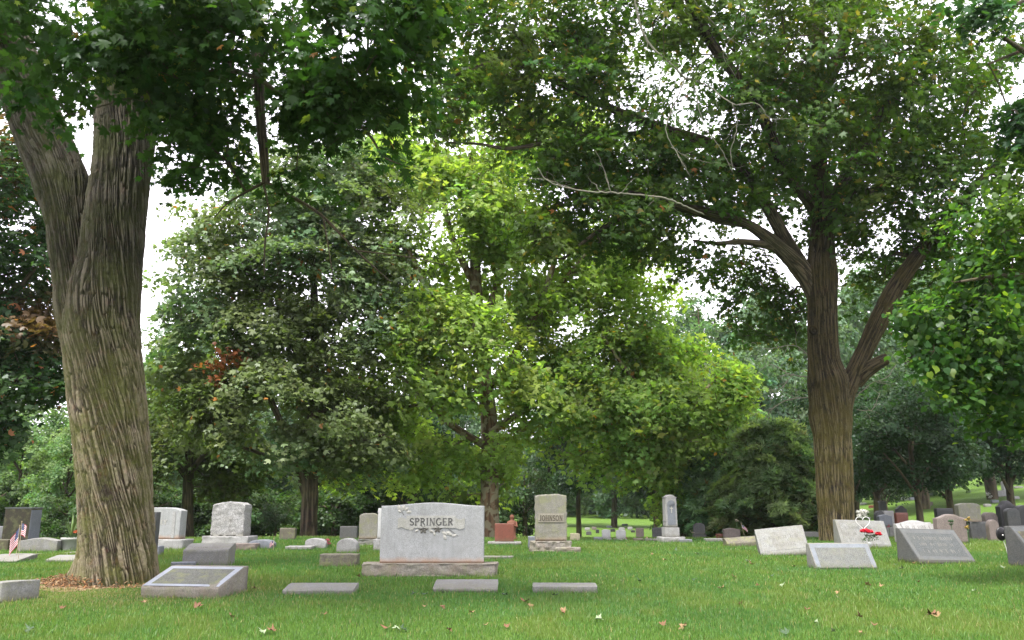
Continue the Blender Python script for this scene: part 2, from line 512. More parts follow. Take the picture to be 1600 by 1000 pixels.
def grow(limbs, targets, rng, tip=.012, seg=.55, sag=.12, jit=.10, skip_first=0):
    """join every leaf cluster to the limbs by a thinning net of twigs"""
    P, par, lim = [], [], []
    for k, (p, r) in enumerate(limbs):
        c, rr = resample(p, r, .5)
        if k == 0 and skip_first: m = c[:, 2] > skip_first; c, rr = c[m], rr[m]
        for q, w in zip(c, rr): P.append(q); par.append(-1); lim.append(w)
    nl = len(P)
    cap = nl + len(targets) * 14 + 10
    X = np.zeros((cap, 3)); X[:nl] = P
    par = par + [0] * (cap - nl)
    d0 = np.min(np.linalg.norm(targets[:, None] - X[None, :nl], axis=2), axis=1)
    n = nl
    for t in targets[np.argsort(d0)]:
        d = np.linalg.norm(X[:n] - t, axis=1)
        d = d + np.maximum(0, X[:n, 2] - t[2]) * .5
        k = int(np.argmin(d)); a = X[k].copy()
        L = np.linalg.norm(t - a)
        m = min(13, max(1, int(L / seg)))
        side = rng.normal(0, jit * L, 3)
        prev = k
        for i in range(1, m + 1):
            u = i / m
            q = a + (t - a) * u + side * math.sin(u * math.pi) * .6 + np.array([0, 0, sag * L * math.sin(u * math.pi)]) + (rng.normal(0, .04, 3) if i < m else 0)
            X[n] = q; par[n] = prev; prev = n; n += 1
    cnt = np.zeros(n)
    kids = np.zeros(n)
    for i in range(n - 1, nl - 1, -1):
        if cnt[i] == 0: cnt[i] = 1
        if par[i] >= nl: cnt[par[i]] += cnt[i]
    r = tip * np.sqrt(cnt) 
    idx = np.arange(nl, n); pa = np.array(par[nl:n])
    a, b = X[pa], X[idx]
    ca, cb, cr = [], [], []      # the twigs' wood runs on inside the limbs they grow from
    for p, w in limbs:
        c, rr = resample(p, w, .5)
        ca.append(c[:-1]); cb.append(c[1:]); cr.append(np.minimum(rr[:-1], rr[1:]) * .5)
    ca, cb, cr = np.concatenate(ca), np.concatenate(cb), np.concatenate(cr)
    rb = r[idx]
    ra = np.where(pa >= nl, r[np.minimum(pa, n - 1)], rb * 1.25)
    ra = np.minimum(ra, rb * 1.6)
    limr = np.array(lim + [9] * (n - nl))
    ra = np.where(pa < nl, np.minimum(ra, limr[np.minimum(pa, n - 1)] * .8), ra)
    return np.concatenate([ca, a]), np.concatenate([cb, b]), np.concatenate([cr, ra]), np.concatenate([cr, rb])

def twig_mesh(name, a, b, ra, rb, mat, sides=5):
    T = unit(b - a)
    ref = np.where(np.abs(T[:, 2:3]) < .9, np.array([[0, 0, 1.0]]), np.array([[1.0, 0, 0]]))
    A = unit(np.cross(T, ref)); B = np.cross(T, A)
    b = b + T * rb[:, None] * .4
    th = np.arange(sides) * 2 * math.pi / sides
    ring = np.cos(th)[None, :, None] * A[:, None] + np.sin(th)[None, :, None] * B[:, None]
    V = np.stack([a[:, None] + ring * ra[:, None, None], b[:, None] + ring * rb[:, None, None]], 1)   # n,2,sides,3
    n = len(a)
    j = np.arange(sides); j2 = (j + 1) % sides
    q = np.stack([j, j2, j2 + sides, j + sides], -1)
    Q = (q[None] + (np.arange(n) * 2 * sides)[:, None, None]).reshape(-1, 4)
    V = V.reshape(-1, 3)
    rid = vnoise(V * 9, 3) * .6 + .2
    return mesh_grid(name, V, Q, mat, smooth=True, vattr=rid)

def px_limb(rows):
    """rows of (px, py, Y, half width px) -> points, radii"""
    P = np.array([at(a, b, c) for a, b, c, d in rows]); R = np.array([d * m_per_px(b, c) for a, b, c, d in rows])
    return P, R

def make_tree(name, label, limbs, blobs, per, rad, size, tpl, base, bark, leaf, rng, accents=(), gap=.42, gfreq=.55, seed=1,
              seg=(48, 16), step=(.15, .3), furrow=.02, nfur=26, twist=0, flare=None, tip=.012, patch=None, flat=.25, up=.9,
              jit=.45, cl_var=.14, group=None, cat='tree', sag=.12, shell=2.0, twseg=.55, lump=.05, var=.16, dead=None, size_var=.32, n_main=99, limb_bark=None, dens=1.0, vstretch=1.2):
    base_pt = limbs[0][0][0].copy()
    root = empty(name, base_pt, label=label, cat=cat, group=group)
    loc = -base_pt
    L2 = [(p + loc, r) for p, r in limbs]
    tm = trunk_mesh('trunk', L2[:n_main], bark, seg=seg, step=step, furrow=furrow, nfur=nfur, twist=twist, seed=seed, flare=flare, lump=lump, vstretch=vstretch)
    link('trunk', tm, root)
    if len(L2) > n_main:
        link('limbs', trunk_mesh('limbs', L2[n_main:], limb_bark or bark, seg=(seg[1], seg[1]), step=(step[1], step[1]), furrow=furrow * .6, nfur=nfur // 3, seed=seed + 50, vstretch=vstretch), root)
    blobs = [(*q[:-1], max(2, int(q[-1] * dens))) for q in blobs]
    C, O = blob_clusters(blobs, rng, gap, gfreq, shell, seed)
    a, b, ra, rb = grow(limbs, C, rng, tip=tip, sag=sag, seg=twseg)
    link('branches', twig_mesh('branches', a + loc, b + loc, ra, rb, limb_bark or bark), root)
    P, Nn, T = spray(C, O, per, rad, rng, flat=flat, up=up, jit=jit)
    tint = palette(len(C), per, rng, base, accents=accents, cl_var=cl_var, C=C, patch=patch, var=var)
    if dead is not None:
        for (dp, dr, dcol) in dead:
            k = (((P - dp) / dr) ** 2).sum(1) < 1
            k &= rng.random(len(k)) < .6
            tint[k] = np.array(dcol) * (1 + rng.normal(0, .25, (k.sum(), 1)))
        tint = np.clip(tint, .004, .9)
    sz = size * (1 + rng.normal(0, size_var, len(P))).clip(.4, 1.8)
    link('crown', leaf_mesh('crown', P + loc, Nn, T, sz, tpl, tint, leaf), root)
    return root
# ------------------------------------------------------------------ ground
def ground_material():
    m, t, out = nt('turf')
    p = N(t, 'ShaderNodeBsdfPrincipled', i_Roughness=.95)
    p.inputs['Specular IOR Level'].default_value = .1
    co = N(t, 'ShaderNodeTexCoord'); v = co.outputs['Object']
    a = noise(t, v, 1.1, 5, .7); b = noise(t, v, 14, 4, .7); c0 = noise(t, v, 60, 3, .7)
    c = mixc(t, ramp(t, a, [(.35, 0.0), (.65, 1.0)]), (.05, .105, .014), (.08, .14, .022))
    c = mixc(t, ramp(t, b, [(.5, 0.0), (.75, .5)]), c, (.12, .13, .035))
    c = mixc(t, 1.0, c, ramp(t, c0, [(.3, .55), (.7, 1.35)]), 'MULTIPLY')
    t.links.new(c, p.inputs['Base Color'])
    t.links.new(bump(t, c0, .03), p.inputs['Normal'])
    t.links.new(p.outputs[0], out.inputs[0])
    return m
gx = np.sinh(np.linspace(-1, 1, 241) * 4.6) / math.sinh(4.6) * 420
gy = np.concatenate([np.linspace(-60, 4, 20)[:-1], np.arange(4, 34, .3), 34 + (np.exp(np.linspace(0, 5.1, 120)) - 1) * 3.6])
GX, GY = np.meshgrid(gx, gy)
GZ = terrain(GX, GY)
nx_, ny_ = len(gx), len(gy)
ii, jj = np.meshgrid(np.arange(ny_ - 1), np.arange(nx_ - 1), indexing='ij')
GQ = np.stack([ii * nx_ + jj, ii * nx_ + jj + 1, (ii + 1) * nx_ + jj + 1, (ii + 1) * nx_ + jj], -1).reshape(-1, 4)
tag(link('ground', mesh_grid('ground', np.stack([GX, GY, GZ], -1).reshape(-1, 3), GQ, ground_material(), smooth=True)), kind='structure')

FOOT = []       # footprints that carry no grass: x, y, half width, half depth, yaw

def blades(name, Pxy, h, w, tint, mat, rng):
    n = len(Pxy)
    z = terrain(Pxy[:, 0], Pxy[:, 1]) - .005
    az = rng.random(n) * 2 * math.pi
    lean = rng.normal(0, .33, n); laz = rng.random(n) * 2 * math.pi
    d = np.stack([np.cos(az), np.sin(az), 0 * az], -1) * w[:, None]
    l = np.stack([np.cos(laz) * lean, np.sin(laz) * lean, 0 * lean], -1) * h[:, None]
    b = np.concatenate([Pxy, z[:, None]], 1)
    up = np.array([0, 0, 1.0]) * h[:, None]
    V = np.stack([b - d, b + d, b + up * .55 + l * .35 + d * .75, b + up * .55 + l * .35 - d * .75, b + up * .95 + l * 1.1], 1)
    k = np.arange(n) * 5
    loops = np.stack([k, k + 1, k + 2, k + 3, k + 3, k + 2, k + 4], 1).ravel()
    starts = np.stack([np.arange(n) * 7, np.arange(n) * 7 + 4], 1).ravel()
    tot = np.tile([4, 3], n)
    return mesh_np(name, V.reshape(-1, 3), loops, starts, tot, mat, tint=np.repeat(tint, 2, 0))

def build_grass():
    rng = np.random.default_rng(4)
    mat = leafmat('grass_blade', trans=.35, gloss=.03, tcol=(1.1, 1.3, .5), rough=.5)
    pts = []
    for y0, y1, dens in ((5.5, 8, 2600), (8, 10, 2600), (10, 12, 2100), (12, 15, 1500), (15, 18, 1000), (18, 21, 700), (21, 25, 450)):
        hw = .68 * y1 + 1.2
        n = int((y1 - y0) * 2 * hw * dens)
        p = np.stack([rng.uniform(-hw, hw, n), rng.uniform(y0, y1, n)], -1)
        pts.append(p)
    P = np.concatenate(pts)
    keep = np.ones(len(P), bool)
    for fx, fy, hw, hd, yaw in FOOT:
        c, s = math.cos(-yaw), math.sin(-yaw)
        dx, dy = P[:, 0] - fx, P[:, 1] - fy
        u, v = dx * c - dy * s, dx * s + dy * c
        keep &= ~((np.abs(u) < hw) & (np.abs(v) < hd))
    # bare scrape round the big trunk
    tc = TRUNK_A
    dd = np.hypot((P[:, 0] - tc[0] + .35) / 1.45, (P[:, 1] - tc[1] + .25) / .95)
    nn = fbm(np.stack([P[:, 0] * 2, P[:, 1] * 2, 0 * P[:, 0]], -1), 3, 8)
    keep &= dd + (nn - .5) * .9 + .25 * sstep(-.2, .8, P[:, 0] - tc[0]) > .68
    P = P[keep]
    q = np.stack([P[:, 0], P[:, 1], 0 * P[:, 0]], -1)
    big = fbm(q * .45, 3, 11); sm = fbm(q * 3.1, 2, 12)
    h = .052 * (1 + .5 * (sm - .5) + .7 * (big - .5)) * (1 + rng.normal(0, .3, len(P))).clip(.35, 1.9)
    w = (.0022 + .00022 * np.maximum(0, P[:, 1] - 7)) * (1 + rng.normal(0, .2, len(P))).clip(.5, 1.6)
    base = np.array([.074, .155, .023])
    t = base[None] * (1 + rng.normal(0, .25, (len(P), 1)))
    yel = sstep(.47, .58, big * .6 + sm * .4)[:, None] * .5
    t = t * (1 - yel) + np.array([.155, .195, .036]) * yel
    cool = sstep(.5, .7, fbm(q * .8 + 40, 2, 31))[:, None] * .35
    t = t * (1 - cool) + np.array([.04, .14, .035]) * cool
    dry = rng.random(len(P)) < .035
    t[dry] = np.array([.26, .21, .09]) * (1 + rng.normal(0, .2, (dry.sum(), 1)))
    # worn strip of dry grass in front of the big tree
    edge = np.zeros(len(P))
    for fx, fy, hw, hd, yaw in FOOT:
        c, s = math.cos(-yaw), math.sin(-yaw)
        dx, dy = P[:, 0] - fx, P[:, 1] - fy
        u, v = np.abs(dx * c - dy * s) - hw, np.abs(dx * s + dy * c) - hd
        edge = np.maximum(edge, (np.maximum(u, v) < .07) * 1.0)
    h = h * (1 + .75 * edge * rng.random(len(P)))
    near = np.exp(-(((P[:, 0] - tc[0] + .3) / 2.6) ** 2 + ((P[:, 1] - tc[1] + 1.2) / 1.1) ** 2))
    dr = rng.random(len(P)) < near * .55
    t[dr] = np.array([.24, .21, .09]) * (1 + rng.normal(0, .2, (dr.sum(), 1)))
    h = h * (1 - .45 * near)
    tag(link('grass', blades('grass', P, h, w, np.clip(t, .005, .8), mat, rng)), 'short green mown lawn grass with yellowed patches', 'grass', kind='stuff')

# ------------------------------------------------------------------ trees
rngT = np.random.default_rng(12)
BK_A = barkmat('bark_maple_large', (.018, .013, .009), (.17, .142, .10), moss=(.080, .086, .022), moss_amt=.85, red=.22, zshade=(3.6, 6.2, (.42, .44, .50)))
BK_B = barkmat('bark_maple', (.011, .009, .006), (.12, .10, .055), moss=(.075, .064, .014), moss_amt=.8, red=.12, zshade=(3.4, 5.2, (.48, .46, .46)))
BK_P = barkmat('bark_plane', (.06, .035, .02), (.17, .11, .065), moss=(.17, .16, .09), moss_amt=.35, blotch=(.24, .22, .14), red=.3)
BK_D = barkmat('bark_dark', (.018, .014, .010), (.085, .068, .048), moss_amt=.3)
BK_W = barkmat('bark_bare_pale', (.12, .115, .09), (.30, .29, .24), moss=(.25, .27, .18), moss_amt=.3)
LF = leafmat('leaf_broad')
LF_BR = leafmat('leaf_bright', trans=.58, gloss=.012, tcol=(1.3, 1.45, .5))
LF_DK = leafmat('leaf_dark', trans=.42, gloss=.015)
LF_NEEDLE = leafmat('needle', trans=.6, gloss=.01)
BK_L = barkmat('bark_limb', (.014, .011, .008), (.085, .066, .045), moss=(.05, .05, .02), moss_amt=.4, red=.1)  # darker bark for limbs: silhouette against the sky painted into the colour

# A: the large maple on the left
A0 = hit(176, 916); YA = A0[1] + .45
TRUNK_A = (A0[0], YA)
def rowsA(r): return [(x0 / 2 + x1 / 2, y, YA + dy, abs(x1 - x0) / 2) for x0, x1, y, dy in r]
lA1 = px_limb(rowsA([(136, 246, 942, 0), (134, 246, 905, 0), (129, 243, 860, 0), (125, 239, 800, 0), (118, 234, 700, 0), (106, 225, 600, 0), (100, 218, 520, 0), (108, 219, 460, 0),
                     (124, 222, 400, 0), (134, 228, 330, 0), (147, 237, 250, 0), (150, 250, 160, 0), (156, 250, 80, .1), (165, 245, -20, .2), (175, 240, -160, .4)]))
lA1 = (lA1[0], lA1[1] * .92)
lA2 = px_limb(rowsA([(112, 172, 640, .05), (100, 176, 560, .05), (84, 165, 480, 0), (80, 146, 420, 0), (72, 140, 350, 0), (50, 138, 280, .1), (22, 108, 210, .2), (-12, 68, 110, .3), (-40, 34, 20, .4), (-85, -10, -110, .6)]))
lA2 = (lA2[0], lA2[1] * .88)
lA3 = px_limb([(232, 130, YA - .1, 24), (275, 85, YA - .6, 18), (340, 30, YA - 1.4, 14), (430, -40, YA - 2, 10), (520, -120, YA - 2.5, 8)])
lA4 = px_limb([(200, 60, YA, 40), (230, -60, YA - 1.2, 26), (260, -200, YA - 2.5, 18)])
lA5 = px_limb([(-20, 60, YA, 30), (-60, -60, YA - 2, 20), (-40, -260, YA - 4, 12)])
lA6 = px_limb([(395, -20, 10.3, 9), (402, 80, 10.4, 8), (407, 180, 10.5, 7.5), (412, 240, 10.5, 7), (416, 288, 10.5, 6)])           # hanging limb
lA7 = px_limb([(416, 286, 10.5, 5), (450, 305, 10.5, 4.6), (500, 335, 10.6, 3.6), (560, 395, 10.7, 2.2), (610, 440, 10.8, 1.2)])
lA8 = px_limb([(414, 284, 10.5, 3.6), (385, 300, 10.4, 2.6), (355, 318, 10.3, 1.8), (335, 340, 10.3, 1)])
lA9 = px_limb([(412, 288, 10.5, 3), (420, 330, 10.5, 2.4), (414, 380, 10.6, 1.9), (413, 430, 10.6, 1.2)])
lA10 = px_limb([(560, 392, 10.7, 2), (640, 402, 10.8, 1.4), (700, 415, 10.9, .8)])
lA11 = px_limb([(500, 150, 9.4, 4), (545, 180, 9.4, 3), (580, 215, 9.4, 2), (600, 245, 9.4, 1.2), (640, 262, 9.4, .8)])
lA12 = px_limb([(505, 340, 10.6, 2), (512, 380, 10.6, 1.5), (520, 430, 10.6, .9)])
S0A = (942 - 900) * m_per_px(925, YA)
for q_ in (lA7, lA8, lA9, lA10, lA12): q_[1][:] *= .7
def flareA(TH, S):
    S = np.maximum(0, S - S0A)
    b = np.exp(-S / .28); lob = .5 + .5 * np.cos(TH * 4 + 1.1) + .25 * np.cos(TH * 7 + .4)
    d0 = np.minimum(TH, 2 * math.pi - TH)          # TH = 0 points left, pi/2 at the viewer
    wide = np.exp(-(d0 / .62) ** 2)
    return 1 + b * (.03 + .09 * lob) * (1 - .6 * np.exp(-((TH - math.pi) / .7) ** 2)) + .95 * wide * np.exp(-S / .24) + .10 * np.exp(-((TH - 1.6) / .8) ** 2) * np.exp(-S / .3)
EL = lambda x, y, z, a, b, c, n: ((x, y, z), (a, b, c), n)
blA = [(30, 40, 9.2, 130, 90, 1.4, 60), (170, 10, 9.0, 150, 80, 1.5, 80), (300, 50, 9.2, 150, 110, 1.6, 110), (430, 60, 9.0, 150, 120, 1.6, 105), (560, 50, 9.0, 130, 110, 1.4, 62),
       (320, 150, 9.6, 90, 60, .9, 56), (450, 160, 9.8, 110, 60, .8, 50), (285, 235, 10.2, 36, 50, .5, 9), (365, 230, 10.4, 60, 50, .6, 14), (540, 140, 9.3, 90, 60, .8, 38), (650, 30, 9.2, 70, 60, 1, 30), (690, 20, 9.2, 50, 40, 1, 10),
       (105, 110, 8.4, 50, 36, .5, 7), (50, 130, 8.6, 40, 50, .5, 8), (60, 175, 8.6, 24, 30, .3, 3), (470, 310, 10.6, 80, 50, .5, 7), (620, 110, 9.2, 60, 50, .7, 18), (200, 90, 9.2, 90, 30, .6, 20), (600, 200, 9.4, 30, 30, .3, 4), (390, 320, 10.5, 60, 20, .3, 4), (400, 170, 9.8, 270, 120, 1.6, 44), (585, 140, 9.3, 120, 120, 1.2, 24), (300, 300, 10.4, 60, 40, .4, 4),
       EL(-5.5, 11.0, 9.8, 5.0, 5.0, 2.2, 300), EL(-3.0, 8.0, 8.9, 5.0, 3.5, 1.2, 130), EL(-7, 16, 11.5, 5.5, 4.5, 3.5, 130)]
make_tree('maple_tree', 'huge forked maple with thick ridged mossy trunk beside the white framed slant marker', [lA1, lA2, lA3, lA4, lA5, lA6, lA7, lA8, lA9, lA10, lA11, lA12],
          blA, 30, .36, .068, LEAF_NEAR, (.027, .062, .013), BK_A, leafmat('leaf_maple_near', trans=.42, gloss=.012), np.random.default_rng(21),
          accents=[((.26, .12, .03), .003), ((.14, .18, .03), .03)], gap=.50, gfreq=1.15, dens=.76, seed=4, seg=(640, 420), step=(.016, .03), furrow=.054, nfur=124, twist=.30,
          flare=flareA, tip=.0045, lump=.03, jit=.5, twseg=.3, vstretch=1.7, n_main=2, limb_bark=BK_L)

# B: the maple on the right
B0 = hit(1306, 846); YB = B0[1] + .5
def rowsB(r, Y=YB): return [(x0 / 2 + x1 / 2, y, Y + dy, abs(x1 - x0) / 2) for x0, x1, y, dy in r]
lB1 = px_limb(rowsB([(1277, 1337, 858, 0), (1278, 1336, 835, 0), (1274, 1334, 760, 0), (1270, 1332, 690, 0), (1264, 1330, 640, 0), (1260, 1328, 600, 0), (1261, 1313, 555, 0), (1261, 1309, 490, 0), (1257, 1310, 430, 0),
                     (1262, 1306, 390, 0), (1268, 1300, 330, 0), (1266, 1292, 240, 0), (1265, 1289, 120, .1), (1268, 1290, 10, .2), (1275, 1292, -120, .2)]))
lB1 = (lB1[0], np.maximum(.03, lB1[1] * .9))
lB2 = px_limb(rowsB([(1292, 1334, 670, -.02), (1300, 1338, 625, -.04), (1316, 1352, 585, -.05), (1334, 1368, 548, -.1), (1352, 1390, 505, -.2), (1375, 1412, 460, -.3), (1405, 1437, 418, -.4), (1437, 1462, 380, -.5), (1468, 1486, 345, -.6), (1500, 1512, 310, -.8)]))
lB2 = (lB2[0], lB2[1] * .74)
lB3 = px_limb([(1335, 596, YB, 13), (1356, 577, YB - .15, 11), (1382, 562, YB - .3, 9), (1386, 560, YB - .32, 7)])
lB4 = px_limb([(1286, 520, YB + .12, 9), (1276, 465, YB + .08, 15), (1252, 422, YB - .02, 15), (1215, 385, YB - .4, 11), (1170, 352, YB - .8, 8), (1115, 333, YB - 1.2, 7), (1050, 325, YB - 1.5, 6), (985, 335, YB - 1.8, 5), (930, 365, YB - 2, 3), (880, 405, YB - 2.2, 2)])
lB5 = px_limb([(1278, 480, YB + .12, 8), (1258, 425, YB + .02, 11), (1225, 370, YB - .3, 10), (1185, 300, YB - .6, 9), (1130, 235, YB - 1, 8), (1045, 203, YB - 1.4, 7), (980, 180, YB - 1.8, 6.5), (930, 158, YB - 2, 6), (870, 128, YB - 2.3, 5), (800, 98, YB - 2.6, 3.8), (740, 105, YB - 2.9, 2.5), (690, 130, YB - 3, 1.5)])
lB6 = px_limb([(1045, 204, YB - 1.4, 5), (960, 212, YB - 1.8, 4.4), (880, 218, YB - 2.2, 3.8), (800, 232, YB - 2.5, 3), (750, 225, YB - 2.8, 2), (700, 222, YB - 3, 1.2)])
lB7 = px_limb([(1170, 352, YB - .8, 5), (1120, 345, YB - 1.0, 4), (1060, 322, YB - 1.6, 4), (990, 302, YB - 2.0, 3.6), (920, 298, YB - 2.3, 3), (870, 285, YB - 2.5, 2.2), (840, 272, YB - 2.6, 1.2)])
lB8 = px_limb([(1215, 386, YB - .4, 7), (1165, 378, YB - .7, 5), (1120, 380, YB - 1, 3), (1085, 376, YB - 1.2, 1.6)])
lB9 = px_limb([(1282, 380, YB + .1, 7), (1270, 325, YB, 9), (1230, 270, YB - .8, 9), (1180, 160, YB - 1.8, 8), (1110, 65, YB - 2.6, 8), (1060, -40, YB - 3, 7)])
lB10 = px_limb([(1284, 350, YB, 12), (1330, 260, YB + .4, 9), (1400, 140, YB + .6, 7), (1470, 20, YB + .8, 6)])
lB11 = px_limb([(1285, 150, YB, 10), (1320, 60, YB - .2, 10), (1345, -30, YB - .4, 9)])
lB12 = px_limb([(1460, 382, YB - .5, 8), (1500, 320, YB - 1, 6), (1560, 250, YB - 1.6, 4), (1620, 200, YB - 2, 3)])
lB13 = px_limb([(1400, 395, YB, 3), (1430, 400, YB - .3, 4), (1450, 385, YB - .5, 5)])
def flareB(TH, S):
    b = np.exp(-S / .2)
    return 1 + b * (.05 + .08 * np.cos(TH * 5 + .6)) + .10 * np.exp(-((S - 3.45) / .28) ** 2) * np.maximum(0, np.cos(TH * 2 + .4))
blB = [(1200, 180, YB - .6, 340, 190, 3.5, 105), (1290, 60, YB - 1, 160, 110, 3, 100), (1150, 70, YB - 1.5, 160, 110, 2.6, 90), (1000, 60, YB - 2, 150, 90, 2.4, 80), (860, 50, YB - 2.5, 140, 90, 2, 75), (740, 60, YB - 3, 110, 90, 1.6, 55), (690, 140, YB - 3.2, 60, 70, 1, 24),
       (850, 150, YB - 2.6, 110, 60, 1.6, 44), (960, 250, YB - 2.2, 150, 60, 1.5, 54), (840, 230, YB - 2.8, 70, 40, 1, 16), (950, 340, YB - 2.1, 130, 60, 1.3, 56), (1060, 290, YB - 1.5, 130, 70, 1.6, 60), (870, 360, YB - 2.3, 80, 40, 1, 28), (1040, 380, YB - 1.4, 90, 34, 1, 16),
       (1200, 220, YB - 1, 130, 90, 2.5, 70), (1330, 220, YB + 1.6, 150, 110, 2, 80), (1440, 170, YB, 130, 120, 2.6, 90), (1500, 290, YB - .8, 130, 110, 2, 90), (1380, 330, YB - .5, 120, 80, 2, 70), (1290, 370, YB + 1.4, 60, 46, .8, 16), (1120, 410, YB - .6, 80, 50, 1, 9),
       (1190, 480, YB + 1.6, 60, 60, 1, 26), (1160, 420, YB + 1.5, 70, 40, 1, 18), (1230, 500, YB + 1.8, 30, 90, .8, 14), (1530, 60, YB + .5, 90, 60, 2, 26), (1470, 430, YB + .8, 110, 60, 1.2, 34), (1360, 470, YB + 2.2, 60, 80, 1, 20),
       EL(6.5, YB, 13.5, 8.5, 6, 4, 420)]
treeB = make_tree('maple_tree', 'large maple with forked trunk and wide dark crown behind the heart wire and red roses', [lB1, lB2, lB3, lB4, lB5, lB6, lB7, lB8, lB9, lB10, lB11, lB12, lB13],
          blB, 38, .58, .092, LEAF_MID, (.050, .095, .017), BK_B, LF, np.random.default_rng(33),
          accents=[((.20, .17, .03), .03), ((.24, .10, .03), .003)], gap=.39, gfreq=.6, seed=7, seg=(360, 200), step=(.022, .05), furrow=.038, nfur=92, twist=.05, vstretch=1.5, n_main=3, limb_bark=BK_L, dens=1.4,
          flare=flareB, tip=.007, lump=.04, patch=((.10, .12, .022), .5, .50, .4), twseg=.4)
# its bare pale branches
def bare(name, rows, parent, mat, rng, nfork=3, seed=0):
    """a leafless branch: traced main line with forking side twigs"""
    mb = MB()
    for k, r in enumerate(rows):
        p, rad = px_limb(r); rad = rad * .46
        c, rr = resample(p, rad, .08)
        c = c + rng.normal(0, .008, c.shape)
        mb.tube(c - np.array(parent.location), rr, 6)
        for q in range(nfork):
            i = rng.integers(len(c) // 4, len(c)); a = c[i].copy(); d = unit(rng.normal(0, 1, 3) + (c[min(i + 3, len(c) - 1)] - c[i - 3]) * 3); L = rng.uniform(.25, .8)
            pts = [a]
            for s in range(7):
                d = unit(d + rng.normal(0, .28, 3) + np.array([0, 0, -.06])); a = a + d * L / 7; pts.append(a)
            mb.tube(np.array(pts) - np.array(parent.location), np.linspace(rr[i] * .6, .002, 8), 5)
    o = mb.build(name, mat, parent, smooth=True)
    return o
YD = YB - 4.2
BK_W2 = barkmat('bark_bare_twigs', (.20, .19, .15), (.45, .43, .36), moss_amt=.1)
rb_ = np.random.default_rng(5)
db = bare('dead_branch', [
    [(985, -60, YD, 4.5), (998, 30, YD, 4), (1018, 72, YD, 4), (1048, 100, YD, 3.6), (1070, 122, YD, 3.4)],
    [(1070, 122, YD, 2.8), (1060, 150, YD, 2.2), (1048, 175, YD, 2.2), (1041, 205, YD, 1.6), (1052, 230, YD, 1.4), (1065, 252, YD, 1.2), (1080, 278, YD, .8)],
    [(1070, 122, YD, 2.8), (1105, 133, YD - .1, 2), (1145, 162, YD - .2, 2.2), (1182, 162, YD - .2, 1.6), (1205, 185, YD - .2, 1.2), (1240, 185, YD - .2, .8)],
    [(1085, 130, YD, 1.8), (1092, 170, YD, 1.4), (1105, 205, YD, 1.1), (1128, 235, YD, .9), (1145, 270, YD, .7)],
    [(1145, 162, YD - .2, 1.6), (1152, 195, YD, 1.2), (1142, 235, YD, 1), (1145, 270, YD, .7)],
    [(1048, 230, YD, 1.2), (1075, 245, YD, 1), (1110, 255, YD, .7)],
    [(1070, -20, YD + .4, 2), (1100, 20, YD + .4, 1.8), (1140, 60, YD + .4, 1.4), (1200, 100, YD + .4, 1)],
    [(1150, -20, YD + .4, 1.6), (1165, 30, YD + .4, 1.4), (1130, 80, YD + .4, 1.2), (1150, 120, YD + .4, .9)]], treeB, BK_W, rb_, 4)
tag(db, 'pale leafless branch hanging in front of the dark crown')
bare('dead_branch', [[(1100, 335, YB - 3.2, 2.4), (1040, 310, YB - 3.4, 3.2), (980, 303, YB - 3.5, 3.2), (910, 298, YB - 3.7, 2.8), (860, 285, YB - 3.9, 2), (840, 262, YB - 4, 1.4)],
                     [(955, 302, YB - 3.6, 1.6), (942, 260, YB - 3.6, 1.2), (930, 235, YB - 3.6, .8)], [(900, 297, YB - 3.7, 1.2), (850, 280, YB - 3.8, 1), (812, 282, YB - 3.9, .6)]], treeB, BK_W, rb_, 3)
bare('dead_branch', [[(1338, 620, YB + .6, 2), (1360, 600, YB + .6, 1.6), (1385, 590, YB + .6, 1.4), (1400, 570, YB + .6, 1)], [(1338, 640, YB + .6, 1.6), (1362, 640, YB + .6, 1.2), (1375, 615, YB + .6, 1)],
                     [(1270, 590, YB + .5, 2.4), (1235, 585, YB + .6, 2), (1205, 570, YB + .7, 1.4), (1180, 585, YB + .7, .9)], [(1270, 560, YB + .5, 2.2), (1240, 540, YB + .6, 1.8), (1200, 545, YB + .7, 1.2), (1175, 535, YB + .7, .8)],
                     [(1270, 620, YB + .5, 2.2), (1230, 625, YB + .6, 1.8), (1205, 640, YB + .7, 1.2), (1195, 655, YB + .7, .8)], [(1240, 583, YB + .6, 1.8), (1222, 605, YB + .6, 1.4), (1200, 610, YB + .6, .9)]], treeB, BK_W2, rb_, 9)
for kx, ky, kr in ((1271, 516, 5.5),):
    c_ = at(kx, ky, YB - .33) - np.array(treeB.location); r_ = kr * m_per_px(ky, YB)
    th_ = np.linspace(0, 2 * math.pi, 15); kb = MB()
    kb.tube(np.stack([c_[0] + r_ * np.cos(th_), c_[1] + .015 * np.cos(th_), c_[2] + r_ * 1.1 * np.sin(th_)], -1), r_ * .38, 7, cap=False)
    kb.build('knot', BK_B, treeB, smooth=True)

